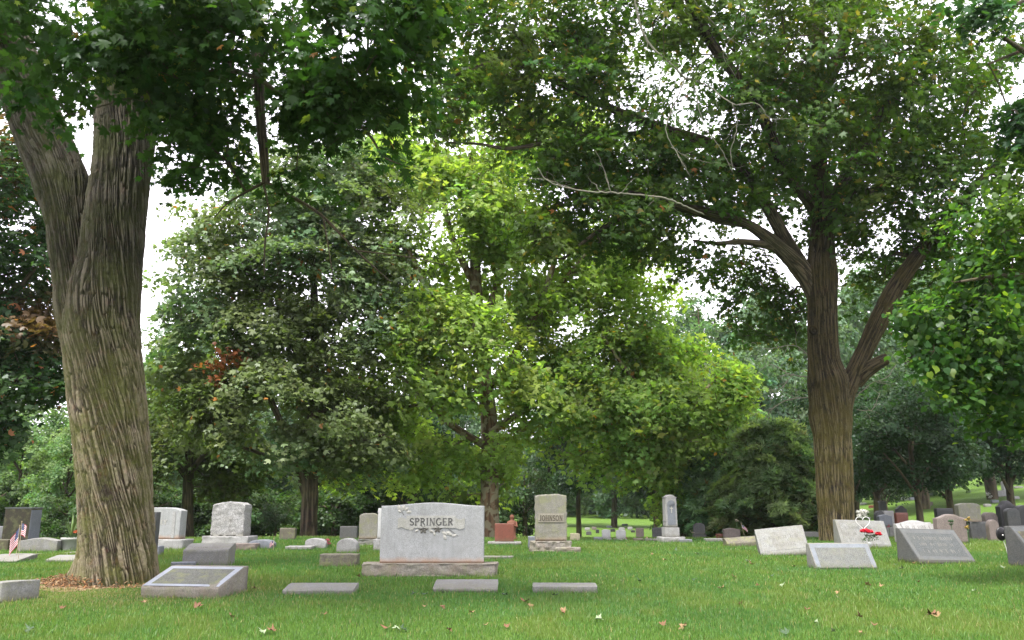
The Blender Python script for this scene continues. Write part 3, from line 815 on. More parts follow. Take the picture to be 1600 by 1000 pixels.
# C, D: the two plane trees lit in the middle
def at_trunk(px, Y, py=845): 
    p = at(px, py, Y); return p[0], Y
YC, YDp = 30.0, 31.0
def base_row(px, Y):     # pixel row of the terrain at that spot
    lo, hi = 700, 950
    for _ in range(30):
        mid = (lo + hi) / 2
        p = at(px, mid, Y)
        if p[2] > tz(p[0], p[1]): lo = mid
        else: hi = mid
    return lo
bC = base_row(766, YC)
lC = [px_limb([(766, bC + 3, YC, 16), (765, 800, YC, 14.5), (765, 740, YC, 13.5), (764, 660, YC, 12.5), (758, 600, YC, 12), (752, 540, YC, 11), (745, 470, YC, 9.5), (742, 400, YC, 8), (738, 320, YC, 6), (735, 240, YC, 4)]),
      px_limb([(764, 640, YC, 9), (735, 580, YC - 1, 7), (700, 510, YC - 2, 6), (660, 440, YC - 3, 4.5), (630, 370, YC - 3.5, 3)]),
      px_limb([(760, 610, YC, 8), (800, 560, YC - .5, 7), (832, 500, YC - 1, 6), (860, 430, YC - 1.5, 4.5), (880, 350, YC - 1.5, 3)]),
      px_limb([(750, 520, YC, 8), (772, 460, YC + .5, 6.5), (790, 380, YC + 1, 5), (800, 300, YC + 1, 3.5)]),
      px_limb([(762, 680, YC, 6), (820, 640, YC - 1.5, 5), (860, 625, YC - 2.2, 3)]),
      px_limb([(764, 700, YC, 6), (700, 660, YC - 1.5, 5), (640, 600, YC - 3, 3.5), (580, 560, YC - 4, 2.5)]),
      px_limb([(744, 450, YC, 6), (710, 380, YC - .5, 5), (690, 300, YC - .5, 4), (680, 220, YC - .5, 2.5)]),
      px_limb([(752, 560, YC, 6), (690, 480, YC + 1, 5), (640, 400, YC + 1.5, 3.5), (600, 330, YC + 1.5, 2.5)]),
      px_limb([(835, 500, YC - 1, 5), (880, 440, YC, 4), (930, 380, YC, 3), (970, 320, YC, 2)])]
blC = [(1000, 430, YC, 70, 50, 1.5, 22), (740, 330, YC, 210, 210, 4, 150), (700, 560, YC - 1, 190, 150, 3.5, 110), (600, 230, YC, 90, 110, 2, 30), (890, 330, YC, 130, 170, 3, 60), (740, 220, YC, 90, 80, 2, 44), (640, 250, YC, 90, 90, 2, 50), (690, 330, YC - 1, 130, 90, 2.5, 80), (820, 290, YC, 100, 100, 2.2, 46), (880, 200, YC + 1, 90, 60, 2, 26), (600, 380, YC - 2, 80, 90, 2, 40),
       (740, 430, YC, 130, 80, 2.5, 60), (715, 370, YC - .6, 70, 60, 1.5, 36), (800, 460, YC - .4, 70, 60, 1.5, 26), (880, 470, YC - .6, 70, 50, 1.5, 26), (590, 210, YC, 50, 60, 1.5, 22), (930, 440, YC, 70, 50, 1.5, 24), (790, 180, YC, 70, 60, 1.5, 22), (880, 400, YC - .5, 110, 90, 2.5, 54), (620, 500, YC - 3.5, 100, 60, 1.5, 48), (700, 520, YC - 3, 90, 60, 1.5, 40), (980, 380, YC, 80, 90, 2, 36), (560, 560, YC - 4, 70, 60, 1.3, 36),
       (630, 600, YC - 3, 110, 60, 1.6, 56), (720, 600, YC - 1.5, 90, 60, 1.6, 36), (830, 560, YC - 1, 90, 60, 2, 34), (660, 680, YC - 1, 110, 50, 1.8, 48), (780, 690, YC, 80, 60, 2, 30), (840, 620, YC - 2, 60, 40, 1.5, 16), (560, 640, YC - 3, 60, 40, 1.2, 18), (620, 160, YC, 60, 50, 1.5, 12),
       (700, 740, YC + 1, 110, 40, 2, 40), (600, 730, YC + 1.5, 90, 40, 2, 34), (720, 140, YC, 60, 40, 1.5, 12)]
make_tree('plane_tree', 'tall airy plane tree with pale limbs and blotched trunk behind the red square stone', lC, blC, 50, .84, .116, LEAF_STAR, (.22, .30, .082), BK_P, LF_BR,
          np.random.default_rng(41), accents=[((.30, .20, .04), .004), ((.22, .25, .04), .05)], gap=.50, gfreq=.42, seed=9, seg=(60, 20), step=(.12, .25), furrow=.012, nfur=14, tip=.009, patch=((.24, .35, .08), .3, .48, .6), flat=.4, jit=.5, dens=1.02)
bD = base_row(1064, YDp)
lD = [px_limb([(1064, bD + 3, YDp, 9), (1064, 800, YDp, 7.5), (1061, 740, YDp, 7), (1054, 680, YDp, 6.5), (1040, 610, YDp, 6), (1020, 550, YDp, 4.5), (1000, 500, YDp, 3)]),
      px_limb([(1058, 700, YDp, 5), (1000, 660, YDp - .3, 3), (950, 625, YDp - .5, 2)]),
      px_limb([(1054, 680, YDp, 5), (1090, 630, YDp - 1, 4), (1120, 590, YDp - 1.5, 3), (1145, 580, YDp - 2, 2)]),
      px_limb([(1045, 640, YDp, 4), (980, 580, YDp - 1.5, 3), (940, 520, YDp - 2, 2)])]
blD = [(1000, 630, YDp - .8, 180, 130, 3, 70), (985, 515, YDp, 85, 45, 2, 62), (940, 570, YDp - 1, 100, 60, 2, 80), (1040, 570, YDp - 1, 95, 60, 2, 80), (1110, 610, YDp - 1.5, 60, 50, 1.6, 50), (900, 620, YDp - 2, 70, 50, 1.6, 40),
       (990, 640, YDp - 1.5, 110, 60, 2, 80), (1080, 680, YDp - 1, 70, 55, 1.6, 50), (1020, 720, YDp - .5, 80, 40, 1.6, 40), (1050, 775, YDp - 1, 30, 30, .8, 10), (920, 690, YDp - 1, 70, 35, 1.4, 18), (1130, 580, YDp - 1.5, 36, 30, 1, 16)]
make_tree('plane_tree', 'rounded bright yellow green plane tree with slim trunk behind the round topped pillar', lD, blD, 50, .8, .108, LEAF_STAR, (.20, .30, .080), BK_P, LF_BR,
          np.random.default_rng(42), accents=[((.38, .20, .04), .006), ((.24, .26, .04), .05)], gap=.40, gfreq=.45, seed=10, seg=(40, 16), step=(.15, .3), furrow=.008, nfur=12, tip=.009, patch=((.23, .33, .07), .3, .5, .5), flat=.4, jit=.5, dens=1.4)

# E: maple left of centre
YE = 27.0
bE = base_row(483, YE)
lE = [px_limb([(482, bE + 3, YE, 14), (483, 800, YE, 12.5), (486, 740, YE, 11.5), (488, 680, YE, 9), (490, 600, YE, 8), (492, 500, YE, 6.5), (488, 400, YE, 4.5), (484, 320, YE, 3)]),
      px_limb([(481, 775, YE, 9), (470, 745, YE - .1, 7.5), (458, 710, YE - .3, 6), (430, 640, YE - .8, 5), (390, 560, YE - 1.3, 3.5), (350, 500, YE - 1.5, 2)]),
      px_limb([(488, 660, YE, 6), (540, 600, YE, 5), (590, 530, YE, 4), (630, 460, YE, 2.5)]),
      px_limb([(490, 600, YE, 5), (450, 520, YE - 1, 4.5), (400, 440, YE - 1.5, 3.5), (350, 390, YE - 1.5, 2.2)]),
      px_limb([(491, 520, YE, 5), (540, 440, YE + .5, 4), (580, 350, YE + .5, 3), (600, 280, YE + .5, 2)]),
      px_limb([(487, 720, YE, 5), (540, 690, YE - 1, 4), (600, 680, YE - 1.5, 2.5)]),
      px_limb([(466, 735, YE - .1, 4), (410, 710, YE - 1, 3), (350, 690, YE - 1.5, 2)])]
blE = [(470, 460, YE, 250, 230, 4, 130), (560, 300, YE, 110, 110, 2.5, 36), (490, 300, YE, 120, 80, 2.4, 90), (420, 350, YE - .5, 110, 70, 2.2, 70), (350, 400, YE - 1, 80, 60, 1.8, 50), (560, 360, YE, 110, 90, 2.4, 80), (460, 440, YE - 1.5, 130, 70, 2, 80), (340, 470, YE - 1.2, 80, 60, 1.8, 50),
       (600, 450, YE, 80, 70, 2, 40), (540, 520, YE - 1, 100, 60, 1.8, 50), (410, 520, YE - 1.6, 110, 50, 1.6, 56), (320, 560, YE - 1.5, 80, 60, 1.6, 46), (450, 600, YE - 2, 110, 50, 1.5, 60), (360, 640, YE - 1.8, 110, 50, 1.5, 60),
       (520, 640, YE - 1.2, 110, 50, 1.8, 54), (440, 690, YE - 1.6, 110, 40, 1.5, 44), (580, 690, YE - .5, 90, 45, 1.8, 36), (570, 270, YE, 80, 60, 2, 30), (520, 740, YE + 1.5, 80, 30, 1.5, 18), (300, 490, YE - .8, 40, 50, 1, 14)]
dp_ = at(348, 568, YE - 2.6)
make_tree('maple_tree', 'dense blue green maple with a patch of dead red brown leaves left of centre', lE, blE, 44, .66, .092, LEAF_STAR, (.12, .175, .085), BK_D, LF_DK,
          np.random.default_rng(43), accents=[((.28, .12, .03), .006)], gap=.42, gfreq=.5, seed=12, seg=(60, 20), step=(.12, .25), furrow=.02, nfur=24, tip=.007,
          patch=((.10, .12, .03), .28, .5, .6), dens=1.55, dead=[(at(350, 556, YE - 2.8), np.array([.75, 1.6, .33]), (.24, .085, .035)), (at(322, 574, YE - 2.8), np.array([.55, 1.6, .3]), (.24, .085, .035)), (at(330, 592, YE - 2.8), np.array([.22, 1.4, .35]), (.24, .085, .035))])

# G: dark maple at the left edge, trunk just outside the frame
YG = 21.0
lG = [px_limb([(-95, base_row(-95, YG) + 3, YG, 20), (-95, 700, YG, 17), (-90, 560, YG, 14), (-80, 400, YG, 10), (-70, 250, YG, 6)]),
      px_limb([(-90, 600, YG, 9), (-30, 520, YG, 7), (30, 450, YG, 4), (70, 400, YG, 2)]), px_limb([(-92, 640, YG, 8), (-30, 610, YG - .5, 5), (40, 590, YG - 1, 3)])]
blG = [(20, 300, YG, 90, 90, 2, 70), (40, 420, YG, 80, 80, 1.8, 50), (20, 530, YG, 90, 60, 1.8, 76), (30, 620, YG - .5, 80, 50, 1.6, 60), (70, 560, YG, 50, 70, 1.2, 36), (-70, 450, YG, 130, 200, 3, 130), (10, 680, YG - .5, 50, 30, 1, 16), (40, 240, YG, 70, 50, 1.5, 24), (90, 630, YG - .5, 30, 36, .8, 12)]
make_tree('maple_tree', 'dark maple crown filling the left edge behind the huge mossy trunk', lG, blG, 44, .6, .088, LEAF_STAR, (.030, .066, .018), BK_D, LF_DK,
          np.random.default_rng(44), accents=[((.30, .12, .05), .03)], gap=.42, gfreq=.55, seed=15, tip=.007, patch=((.12, .06, .03), .5, .62, .8), dens=1.5)

# F: small maple behind the tall pale stone
YF = 33.0
lF = [px_limb([(293, base_row(293, YF) + 3, YF, 9.5), (293, 800, YF, 8.5), (294, 760, YF, 8), (296, 700, YF, 6), (298, 640, YF, 4), (300, 580, YF, 2)]),
      px_limb([(294, 750, YF, 5), (260, 700, YF, 4), (240, 650, YF, 2.4)]), px_limb([(295, 740, YF, 5), (335, 690, YF, 4), (370, 640, YF, 2)])]
blF = [(300, 660, YF, 90, 60, 2.2, 80), (290, 720, YF - .5, 100, 45, 2, 80), (360, 720, YF - .5, 70, 50, 1.8, 50), (250, 640, YF, 50, 60, 1.6, 30), (300, 600, YF + .5, 70, 50, 2, 40), (260, 760, YF - .5, 50, 26, 1.2, 20), (340, 768, YF, 60, 20, 1.2, 16)]
make_tree('maple_tree', 'small olive green maple between the two tall pale headstones on the left', lF, blF, 44, .66, .095, LEAF_STAR, (.070, .10, .022), BK_D, LF_DK,
          np.random.default_rng(45), gap=.40, gfreq=.5, seed=17, tip=.008, dens=1.4)

# P: linden reaching in from the right
YP = 12.5
lP = [px_limb([(1745, base_row(1745, YP) + 6, YP, 26), (1745, 700, YP, 22), (1735, 500, YP, 20), (1722, 300, YP, 16), (1705, 100, YP, 12), (1690, -60, YP, 8)]),
      px_limb([(1732, 480, YP, 10), (1660, 440, YP - .4, 7), (1580, 430, YP - .7, 4), (1500, 440, YP - .9, 2)]),
      px_limb([(1735, 540, YP, 9), (1660, 520, YP, 6), (1580, 510, YP, 3.5), (1510, 520, YP, 1.6)]),
      px_limb([(1710, 180, YP, 9), (1640, 110, YP - .8, 6), (1570, 60, YP - 1.4, 3)])]
blP = [(1560, 430, YP - .8, 80, 60, .8, 44), (1500, 490, YP - .8, 75, 50, .7, 38), (1570, 540, YP - .4, 75, 60, .8, 44), (1470, 540, YP - .6, 55, 34, .5, 18), (1520, 590, YP - .4, 80, 36, .6, 26), (1590, 620, YP, 50, 50, .7, 22), (1530, 350, YP - .5, 50, 36, .6, 9), (1430, 540, YP - .7, 40, 30, .4, 6), (1560, 660, YP, 40, 30, .5, 8), (1440, 490, YP - .8, 34, 26, .4, 7), (1590, 350, YP - .6, 60, 60, .8, 28), (1470, 600, YP - .4, 50, 24, .4, 9),
       (1600, 270, YP - .5, 40, 50, .6, 12), (1690, 420, YP, 110, 250, 1.8, 180), (1590, 700, YP + .3, 26, 34, .5, 6)]
make_tree('linden_tree', 'linden with bright green heart shaped leaves reaching in from the right edge', lP, blP, 34, .42, .046, LEAF_HEART, (.043, .098, .022), BK_D, LF_BR,
          np.random.default_rng(46), accents=[((.16, .24, .03), .08)], gap=.36, gfreq=.9, seed=19, tip=.005, patch=((.095, .155, .028), .6, .52, .6), dens=1.15, flat=.5, up=.5, twseg=.3)

# dark maple boughs dipping into the top right corner
YQ = 11.5
lQ = [px_limb([(1790, base_row(1790, YQ + 2) + 6, YQ + 2, 26), (1790, 600, YQ + 2, 22), (1780, 300, YQ + 2, 18), (1770, 0, YQ + 2, 14), (1760, -160, YQ + 2, 9)]),
      px_limb([(1776, 60, YQ + 2, 9), (1700, 40, YQ + 1, 6), (1620, 70, YQ, 3.5), (1545, 100, YQ, 1.5)]), px_limb([(1772, 0, YQ + 2, 8), (1680, -30, YQ + 1, 5), (1580, 10, YQ, 3), (1500, 40, YQ, 1.2)])]
make_tree('maple_tree', 'dark maple boughs dipping into the top right corner of the view', lQ, [(1590, 80, YQ, 50, 44, .5, 13), (1540, 40, YQ, 50, 30, .5, 9), (1590, 20, YQ, 50, 30, .5, 9), (1500, 20, YQ, 30, 20, .3, 3), (1610, 170, YQ, 36, 50, .5, 10), (1600, 215, YQ + .3, 46, 36, .5, 8),
          (1700, 100, YQ + 1, 90, 160, 1.5, 90)], 34, .36, .068, LEAF_NEAR, (.028, .070, .022), BK_D, LF_DK, np.random.default_rng(48), gap=.38, gfreq=.8, seed=23, tip=.005, twseg=.3, dens=1.3)

# J: juniper-like evergreens, right of centre
def conifer(name, label, px, Y, hpx, wpx, n, col, rng, seed):
    b = base_row(px, Y); s = m_per_px(b, Y); H = hpx * s; W = wpx * s
    x = at(px, b, Y)[0]; z = tz(x, Y)
    root = empty(name, (x, Y, z), label=label, cat='tree')
    link('trunk', trunk_mesh('trunk', [(np.array([[0, 0, -.1], [.05, 0, H * .5], [0, 0, H * .96]]), np.array([W * .05, W * .03, .015]))], BK_D, seg=(20, 8), step=(.2, .2), furrow=.01, nfur=10), root)
    mb_a, mb_b, ra, rb, C, O = [], [], [], [], [], []
    for i in range(n):
        t = rng.random() ** .8; hz = H * (.04 + .93 * t)
        L = W * (1 - t) ** .62 * rng.uniform(.7, 1.12) + .2
        az = rng.random() * 2 * math.pi; rise = rng.uniform(.25, .75)
        p0 = np.array([0, 0, hz * .8]); d = np.array([math.cos(az), math.sin(az), rise * (.4 + t)])
        pts = [p0 + d * L * u + np.array([0, 0, -.12 * L * math.sin(u * 3.1)]) for u in (0, .35, .7, 1)]
        for k in range(3): mb_a.append(pts[k]); mb_b.append(pts[k + 1]); ra.append(.03 * (1 - k * .28)); rb.append(.03 * (.72 - k * .24))
        m = 5
        for k in range(m):
            u = .3 + .7 * k / (m - 1)
            C.append(p0 + d * L * u + rng.normal(0, .12, 3)); O.append(d + rng.normal(0, .3, 3))
    link('branches', twig_mesh('branches', np.array(mb_a), np.array(mb_b), np.array(ra), np.array(rb), BK_D), root)
    C, O = np.array(C), unit(np.array(O)); per = 46
    P, Nn, T = spray(C, O, per, .36, rng, flat=.3, up=.9, jit=.45, droop=.25)
    T = np.repeat(O, per, 0) * 1.2 + rng.normal(0, .5, P.shape); T[:, 2] += .35
    tint = palette(len(C), per, rng, col, accents=[((.12, .10, .035), .02)], C=C, patch=((.12, .19, .08), .5, .54, .5), cl_var=.2)
    link('crown', leaf_mesh('crown', P, Nn, T, np.full(len(P), .14) * (1 + rng.normal(0, .2, len(P))).clip(.5, 1.5), LEAF_NEEDLE, tint, LF_NEEDLE, droop=0), root)
    return root
conifer('juniper_tree', 'bushy dark green juniper left of the ridged maple trunk on the right', 1215, 27.0, 205, 84, 300, (.15, .215, .10), np.random.default_rng(51), 1)
conifer('juniper_tree', 'blue green juniper between the round topped pillar and the darker juniper', 1125, 29.5, 150, 60, 260, (.13, .23, .12), np.random.default_rng(52), 2)
conifer('juniper_tree', 'tall hazy juniper standing highest behind the two lower junipers', 1165, 34.0, 250, 84, 340, (.14, .23, .13), np.random.default_rng(53), 3)

# simple woodland trees: one prototype per kind, copied
def far_proto(name, H, W, n, per, size, col, rng, tpl=LEAF_QUAD, leaf=None, bark=BK_D, trunk_h=.22, rad=.8, patch=None, gap=.40, fork=False, accents=()):
    r0 = W * .035 + .12
    limbs = [(np.array([[0, 0, -.3], [.1, 0, H * .22], [-.1, .05, H * .5], [0, 0, H * .9]]), np.array([r0, r0 * .8, r0 * .5, .05]))]
    for k in range(6):
        az = k * 2.4 + rng.random(); h = H * (.2 + .07 * k)
        limbs.append((np.array([[0, 0, h], [math.cos(az) * W * .3, math.sin(az) * W * .3, h + H * .15], [math.cos(az) * W * .6, math.sin(az) * W * .6, h + H * .26]]), np.array([r0 * .45, r0 * .28, .04])))
    z0 = H * trunk_h; zc = (H + z0) / 2; rz = (H - z0) / 2
    bl = [((0, 0, zc), (W * .75, W * .75, rz * .95), int(n * .45))]
    for k in range(9):
        az = k * 2.39996; zz = z0 + (H - z0) * (.12 + .8 * (k + .5) / 9); w = W * (.62 * math.sqrt(max(0, 1 - ((zz - zc) / rz) ** 2)) + .1)
        bl.append(((math.cos(az) * w, math.sin(az) * w, zz), (W * .42, W * .42, rz * .26), int(n * .55 / 9)))
    root = empty(name, (0, 0, 0))
    link('trunk', trunk_mesh('trunk', limbs, bark, seg=(16, 8), step=(.4, .6), furrow=.015, nfur=12), root)
    C, O = blob_clusters(bl, rng, gap, .35, 2.0, 3)
    a, b, ra, rb = grow(limbs, C, rng, tip=.011, seg=1.2)
    link('branches', twig_mesh('branches', a, b, ra, rb, bark, sides=4), root)
    P, Nn, T = spray(C, O, per, rad, rng, flat=.35)
    tint = palette(len(C), per, rng, col, C=C, patch=patch, accents=accents)
    link('crown', leaf_mesh('crown', P, Nn, T, size * (1 + rng.normal(0, .25, len(P))).clip(.4, 1.7), tpl, tint, leaf or LF_DK), root)
    return root
USED = set()
def put_tree(proto, px, Y, hpx, label, H0, name=None, rot=0.0, sx=1.0, group=None, py_base=None):
    r = proto if proto.name not in USED else copy_tree(proto)
    USED.add(proto.name)
    x = at(px, 845, Y)[0]; z = tz(x, Y)
    b = base_row(px, Y); s = hpx * m_per_px(b - hpx * .5, Y) / H0
    r.location = (x, Y, z - .05); r.rotation_euler = (0, 0, rot); r.scale = (s * sx, s * sx, s)
    return tag(r, label, 'tree', group)
rF = np.random.default_rng(61)
dark = far_proto('shade_tree', 12, 5.0, 560, 46, .115, (.027, .056, .022), rF, tpl=LEAF_HEX, trunk_h=.29)
pale = far_proto('pale_tree', 12, 4.6, 480, 44, .12, (.115, .19, .075), rF, tpl=LEAF_HEX, leaf=LF, trunk_h=.06, patch=((.12, .17, .05), .25, .5, .7))
blue = far_proto('haze_tinted_tree', 14, 5.5, 480, 44, .145, (.095, .155, .085), rF, tpl=LEAF_HEX, leaf=LF, trunk_h=.06)  # distance haze put into the leaf colour, paler and bluer
bushp = far_proto('shrub', 4, 3.2, 240, 40, .10, (.050, .090, .030), rF, tpl=LEAF_HEX, leaf=LF, trunk_h=-.05, rad=.55)
small = far_proto('small_tree', 6, 2.6, 170, 40, .095, (.040, .068, .030), rF, tpl=LEAF_HEX, trunk_h=.3)
# the dark ones on the right behind the big maple
put_tree(dark, 1440, 31.0, 250, 'dark tree with bare brown trunk right behind the white topped slant marker', 12, rot=.4)
put_tree(dark, 1493, 38.0, 260, 'dark drooping tree with black trunk behind the speckled granite headstone', 12, rot=2.0)
put_tree(dark, 1590, 40.0, 270, 'dark tree at the right edge above the tall black headstones', 12, rot=3.4)
put_tree(dark, 1375, 48.0, 250, 'dark tree crown seen between the forked maple and the brown trunk', 12, rot=5.1, sx=1.1)
put_tree(dark, 1342, 40.0, 200, 'dark tree whose trunk stands just right of the ridged maple trunk', 12, rot=1.1, sx=.8)
put_tree(dark, 905, 46.0, 235, 'dark blue green tree standing behind the narrow upright double lettered monument', 12, rot=4.4, sx=.75)
put_tree(dark, 1025, 44.0, 200, 'broad black shaded tree left of the round topped pillar', 12, rot=.9, sx=.8)
put_tree(dark, 640, 40.0, 230, 'dark green tree filling the gap behind the widest headstone', 12, rot=2.9)
put_tree(dark, 545, 44.0, 190, 'dark green tree behind the small dark headstones left of the widest headstone', 12, rot=.2)
put_tree(dark, 395, 46.0, 190, 'dark green tree low behind the tall pale headstone', 12, rot=5.5)
put_tree(small, 1387, 55.0, 120, 'small tree with forked trunk on the bright lawn at the right', 6, rot=.3)
put_tree(small, 430, 36.0, 62, 'small shrubby tree with thin pale stems behind the low stones', 6, rot=2.3)
put_tree(small, 820, 48.0, 110, 'small green tree between the red stone and the narrow upright monument', 6, rot=1.3)
put_tree(pale, 20, 38.0, 210, 'pale green tree behind the brown sided monument', 12, rot=.3)
put_tree(pale, 95, 33.0, 185, 'pale green tree behind the stone planter', 12, rot=1.9, sx=.9)
put_tree(pale, 180, 42.0, 240, 'pale green tree hidden mostly by the huge mossy trunk', 12, rot=2.9)
put_tree(pale, -60, 45.0, 230, 'pale green tree at the far left edge', 12, rot=4.0)
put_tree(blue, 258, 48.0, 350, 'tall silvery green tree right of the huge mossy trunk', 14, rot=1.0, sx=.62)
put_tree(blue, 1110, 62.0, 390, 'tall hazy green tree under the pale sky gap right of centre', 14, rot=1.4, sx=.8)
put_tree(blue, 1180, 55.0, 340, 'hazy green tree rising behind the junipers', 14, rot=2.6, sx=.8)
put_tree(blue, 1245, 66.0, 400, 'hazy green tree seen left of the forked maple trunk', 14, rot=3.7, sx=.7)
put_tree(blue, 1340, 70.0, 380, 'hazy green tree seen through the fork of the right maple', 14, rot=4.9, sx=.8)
put_tree(blue, 860, 85.0, 200, 'distant haze tinted tree behind the dark tree at the centre', 14, rot=.6, sx=1.0)
put_tree(blue, 960, 80.0, 230, 'distant haze tinted tree left of the bright rounded plane tree', 14, rot=.1, sx=1.0)
put_tree(blue, 1450, 75.0, 420, 'distant haze tinted tree above the dark trees on the right', 14, rot=5.6, sx=.9)
put_tree(blue, 1560, 80.0, 420, 'distant haze tinted tree behind the linden leaves', 14, rot=2.1, sx=.9)
put_tree(blue, 720, 75.0, 230, 'distant haze tinted tree behind the blotched plane trunk', 14, rot=3.1, sx=1.0)
put_tree(blue, 440, 70.0, 300, 'distant haze tinted tree behind the dense maple left of centre', 14, rot=4.2, sx=.8)

for k, (px, Y, h_, sx_, lab) in enumerate([(-30, 36, 90, 1.1, 'leafy shrub at the far left edge behind the brown monument'), (60, 37, 80, 1.1, 'leafy shrub behind the brown monument and the small flags'), (110, 31, 70, 1, 'leafy shrub directly behind the stone planter'),
        (215, 38, 90, 1.1, 'leafy shrub just right of the mossy trunk in the background'), (270, 40, 80, 1, 'leafy shrub left of the olive maple trunk'), (345, 41, 85, 1.1, 'leafy shrub behind the tall pale domed headstone'), (410, 43, 80, 1.1, 'leafy shrub left of the dense maple trunk'),
        (460, 45, 75, 1.2, 'leafy shrub behind the dense maple trunk'), (520, 42, 85, 1.2, 'leafy shrub right of the dense maple trunk'), (580, 45, 85, 1.2, 'leafy shrub behind the mossy topped tall stone'), (640, 43, 90, 1.2, 'leafy shrub behind the left half of the widest headstone'),
        (700, 46, 95, 1.2, 'leafy shrub behind the right half of the widest headstone'), (745, 42, 90, 1.1, 'leafy shrub left of the blotched plane trunk'), (800, 50, 60, 1, 'leafy shrub just right of the blotched plane trunk'),
        (1075, 48, 75, 1.1, 'leafy shrub right of the round topped pillar'), (1110, 42, 80, 1.1, 'leafy shrub left of the junipers'), (1160, 46, 70, 1.2, 'leafy shrub behind the two junipers'), (1255, 44, 80, 1, 'leafy shrub left of the ridged trunk on the right')]):
    put_tree(bushp, px, Y, h_, lab, 4, rot=k * 1.7, sx=sx_, group='leafy shrubs behind the graves')['category'] = 'shrub'

# far woodland on the hillside: one mass
def woods():
    rng = np.random.default_rng(71)
    C, O = [], []
    for k in range(150):
        az = rng.uniform(-44, 44); R = rng.uniform(105, 175)
        x, y = R * math.sin(math.radians(az)), R * math.cos(math.radians(az))
        H = rng.uniform(7, 12) + (5 if x > 20 or x < -40 else -1.5); W = rng.uniform(3.5, 6)
        z = tz(x, y)
        d = unit(rng.normal(size=(46, 3))); C.append(np.array([x, y, z + H * .52]) + d * np.array([W, W, H * .5]) * rng.uniform(.75, 1.05, (46, 1))); O.append(d)
    C, O = np.concatenate(C), np.concatenate(O); per = 22
    P, Nn, T = spray(C, O, per, 1.7, rng, flat=.5)
    tint = palette(len(C), per, rng, (.045, .082, .040), C=C, patch=((.08, .11, .05), .05, .48, .8))
    tag(link('woodland', leaf_mesh('woodland', P, Nn, T, .42 * (1 + rng.normal(0, .2, len(P))).clip(.5, 1.5), LEAF_QUAD, tint, LF_DK)), 'far hazy green woodland along the hillside', 'woodland', kind='stuff')
woods()
# ------------------------------------------------------------------ stone building kit
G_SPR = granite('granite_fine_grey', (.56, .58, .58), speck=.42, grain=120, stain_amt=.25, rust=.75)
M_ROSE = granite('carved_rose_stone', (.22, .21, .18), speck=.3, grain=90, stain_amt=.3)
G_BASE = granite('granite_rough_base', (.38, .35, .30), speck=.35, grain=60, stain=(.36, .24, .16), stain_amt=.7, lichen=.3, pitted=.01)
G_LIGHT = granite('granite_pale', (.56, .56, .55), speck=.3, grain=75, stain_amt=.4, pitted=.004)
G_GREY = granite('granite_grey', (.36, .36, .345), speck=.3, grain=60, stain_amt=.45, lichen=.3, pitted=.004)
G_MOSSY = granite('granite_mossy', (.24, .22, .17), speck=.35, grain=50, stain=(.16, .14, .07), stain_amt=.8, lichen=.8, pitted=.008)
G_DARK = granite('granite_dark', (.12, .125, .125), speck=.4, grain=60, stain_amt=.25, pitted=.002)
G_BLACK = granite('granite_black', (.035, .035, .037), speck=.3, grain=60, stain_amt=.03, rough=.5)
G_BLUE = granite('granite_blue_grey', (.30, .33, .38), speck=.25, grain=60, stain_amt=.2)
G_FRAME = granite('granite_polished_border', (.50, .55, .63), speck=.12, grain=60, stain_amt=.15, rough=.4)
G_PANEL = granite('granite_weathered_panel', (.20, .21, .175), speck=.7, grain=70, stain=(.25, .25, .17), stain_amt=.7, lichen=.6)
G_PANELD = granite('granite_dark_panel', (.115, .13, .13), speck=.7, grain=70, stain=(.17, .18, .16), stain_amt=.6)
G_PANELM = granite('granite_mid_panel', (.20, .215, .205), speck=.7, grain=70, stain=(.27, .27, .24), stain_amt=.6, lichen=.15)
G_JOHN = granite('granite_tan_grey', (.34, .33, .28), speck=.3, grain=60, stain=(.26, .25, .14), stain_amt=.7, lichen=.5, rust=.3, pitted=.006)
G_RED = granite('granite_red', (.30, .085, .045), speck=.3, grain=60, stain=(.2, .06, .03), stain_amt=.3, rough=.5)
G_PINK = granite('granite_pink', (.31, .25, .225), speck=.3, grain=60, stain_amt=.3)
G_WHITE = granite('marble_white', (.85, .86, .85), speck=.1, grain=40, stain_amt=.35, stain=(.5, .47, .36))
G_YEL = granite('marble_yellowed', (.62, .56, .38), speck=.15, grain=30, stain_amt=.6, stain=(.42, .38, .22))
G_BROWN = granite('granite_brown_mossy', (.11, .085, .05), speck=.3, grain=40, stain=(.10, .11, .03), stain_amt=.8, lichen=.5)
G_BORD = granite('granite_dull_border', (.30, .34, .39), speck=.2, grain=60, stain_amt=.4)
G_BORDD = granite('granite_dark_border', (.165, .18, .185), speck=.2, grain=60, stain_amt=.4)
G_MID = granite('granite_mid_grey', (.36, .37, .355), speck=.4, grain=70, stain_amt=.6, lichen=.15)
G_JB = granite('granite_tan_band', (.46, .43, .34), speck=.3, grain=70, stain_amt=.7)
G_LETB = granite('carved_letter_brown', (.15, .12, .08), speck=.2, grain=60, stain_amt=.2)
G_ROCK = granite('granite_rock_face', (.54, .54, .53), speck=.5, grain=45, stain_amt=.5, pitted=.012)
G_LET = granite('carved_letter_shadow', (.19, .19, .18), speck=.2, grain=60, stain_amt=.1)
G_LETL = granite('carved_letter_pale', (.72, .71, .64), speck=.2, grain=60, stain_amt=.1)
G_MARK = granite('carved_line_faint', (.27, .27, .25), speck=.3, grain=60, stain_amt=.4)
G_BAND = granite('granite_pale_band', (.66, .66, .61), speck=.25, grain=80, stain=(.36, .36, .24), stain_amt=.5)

def lin(n, r):      # grid parameter with extra lines near the edges
    return np.unique(np.concatenate([np.linspace(-1, 1, n), [-1 + r, 1 - r, -1 + r * .45, 1 - r * .45]]))

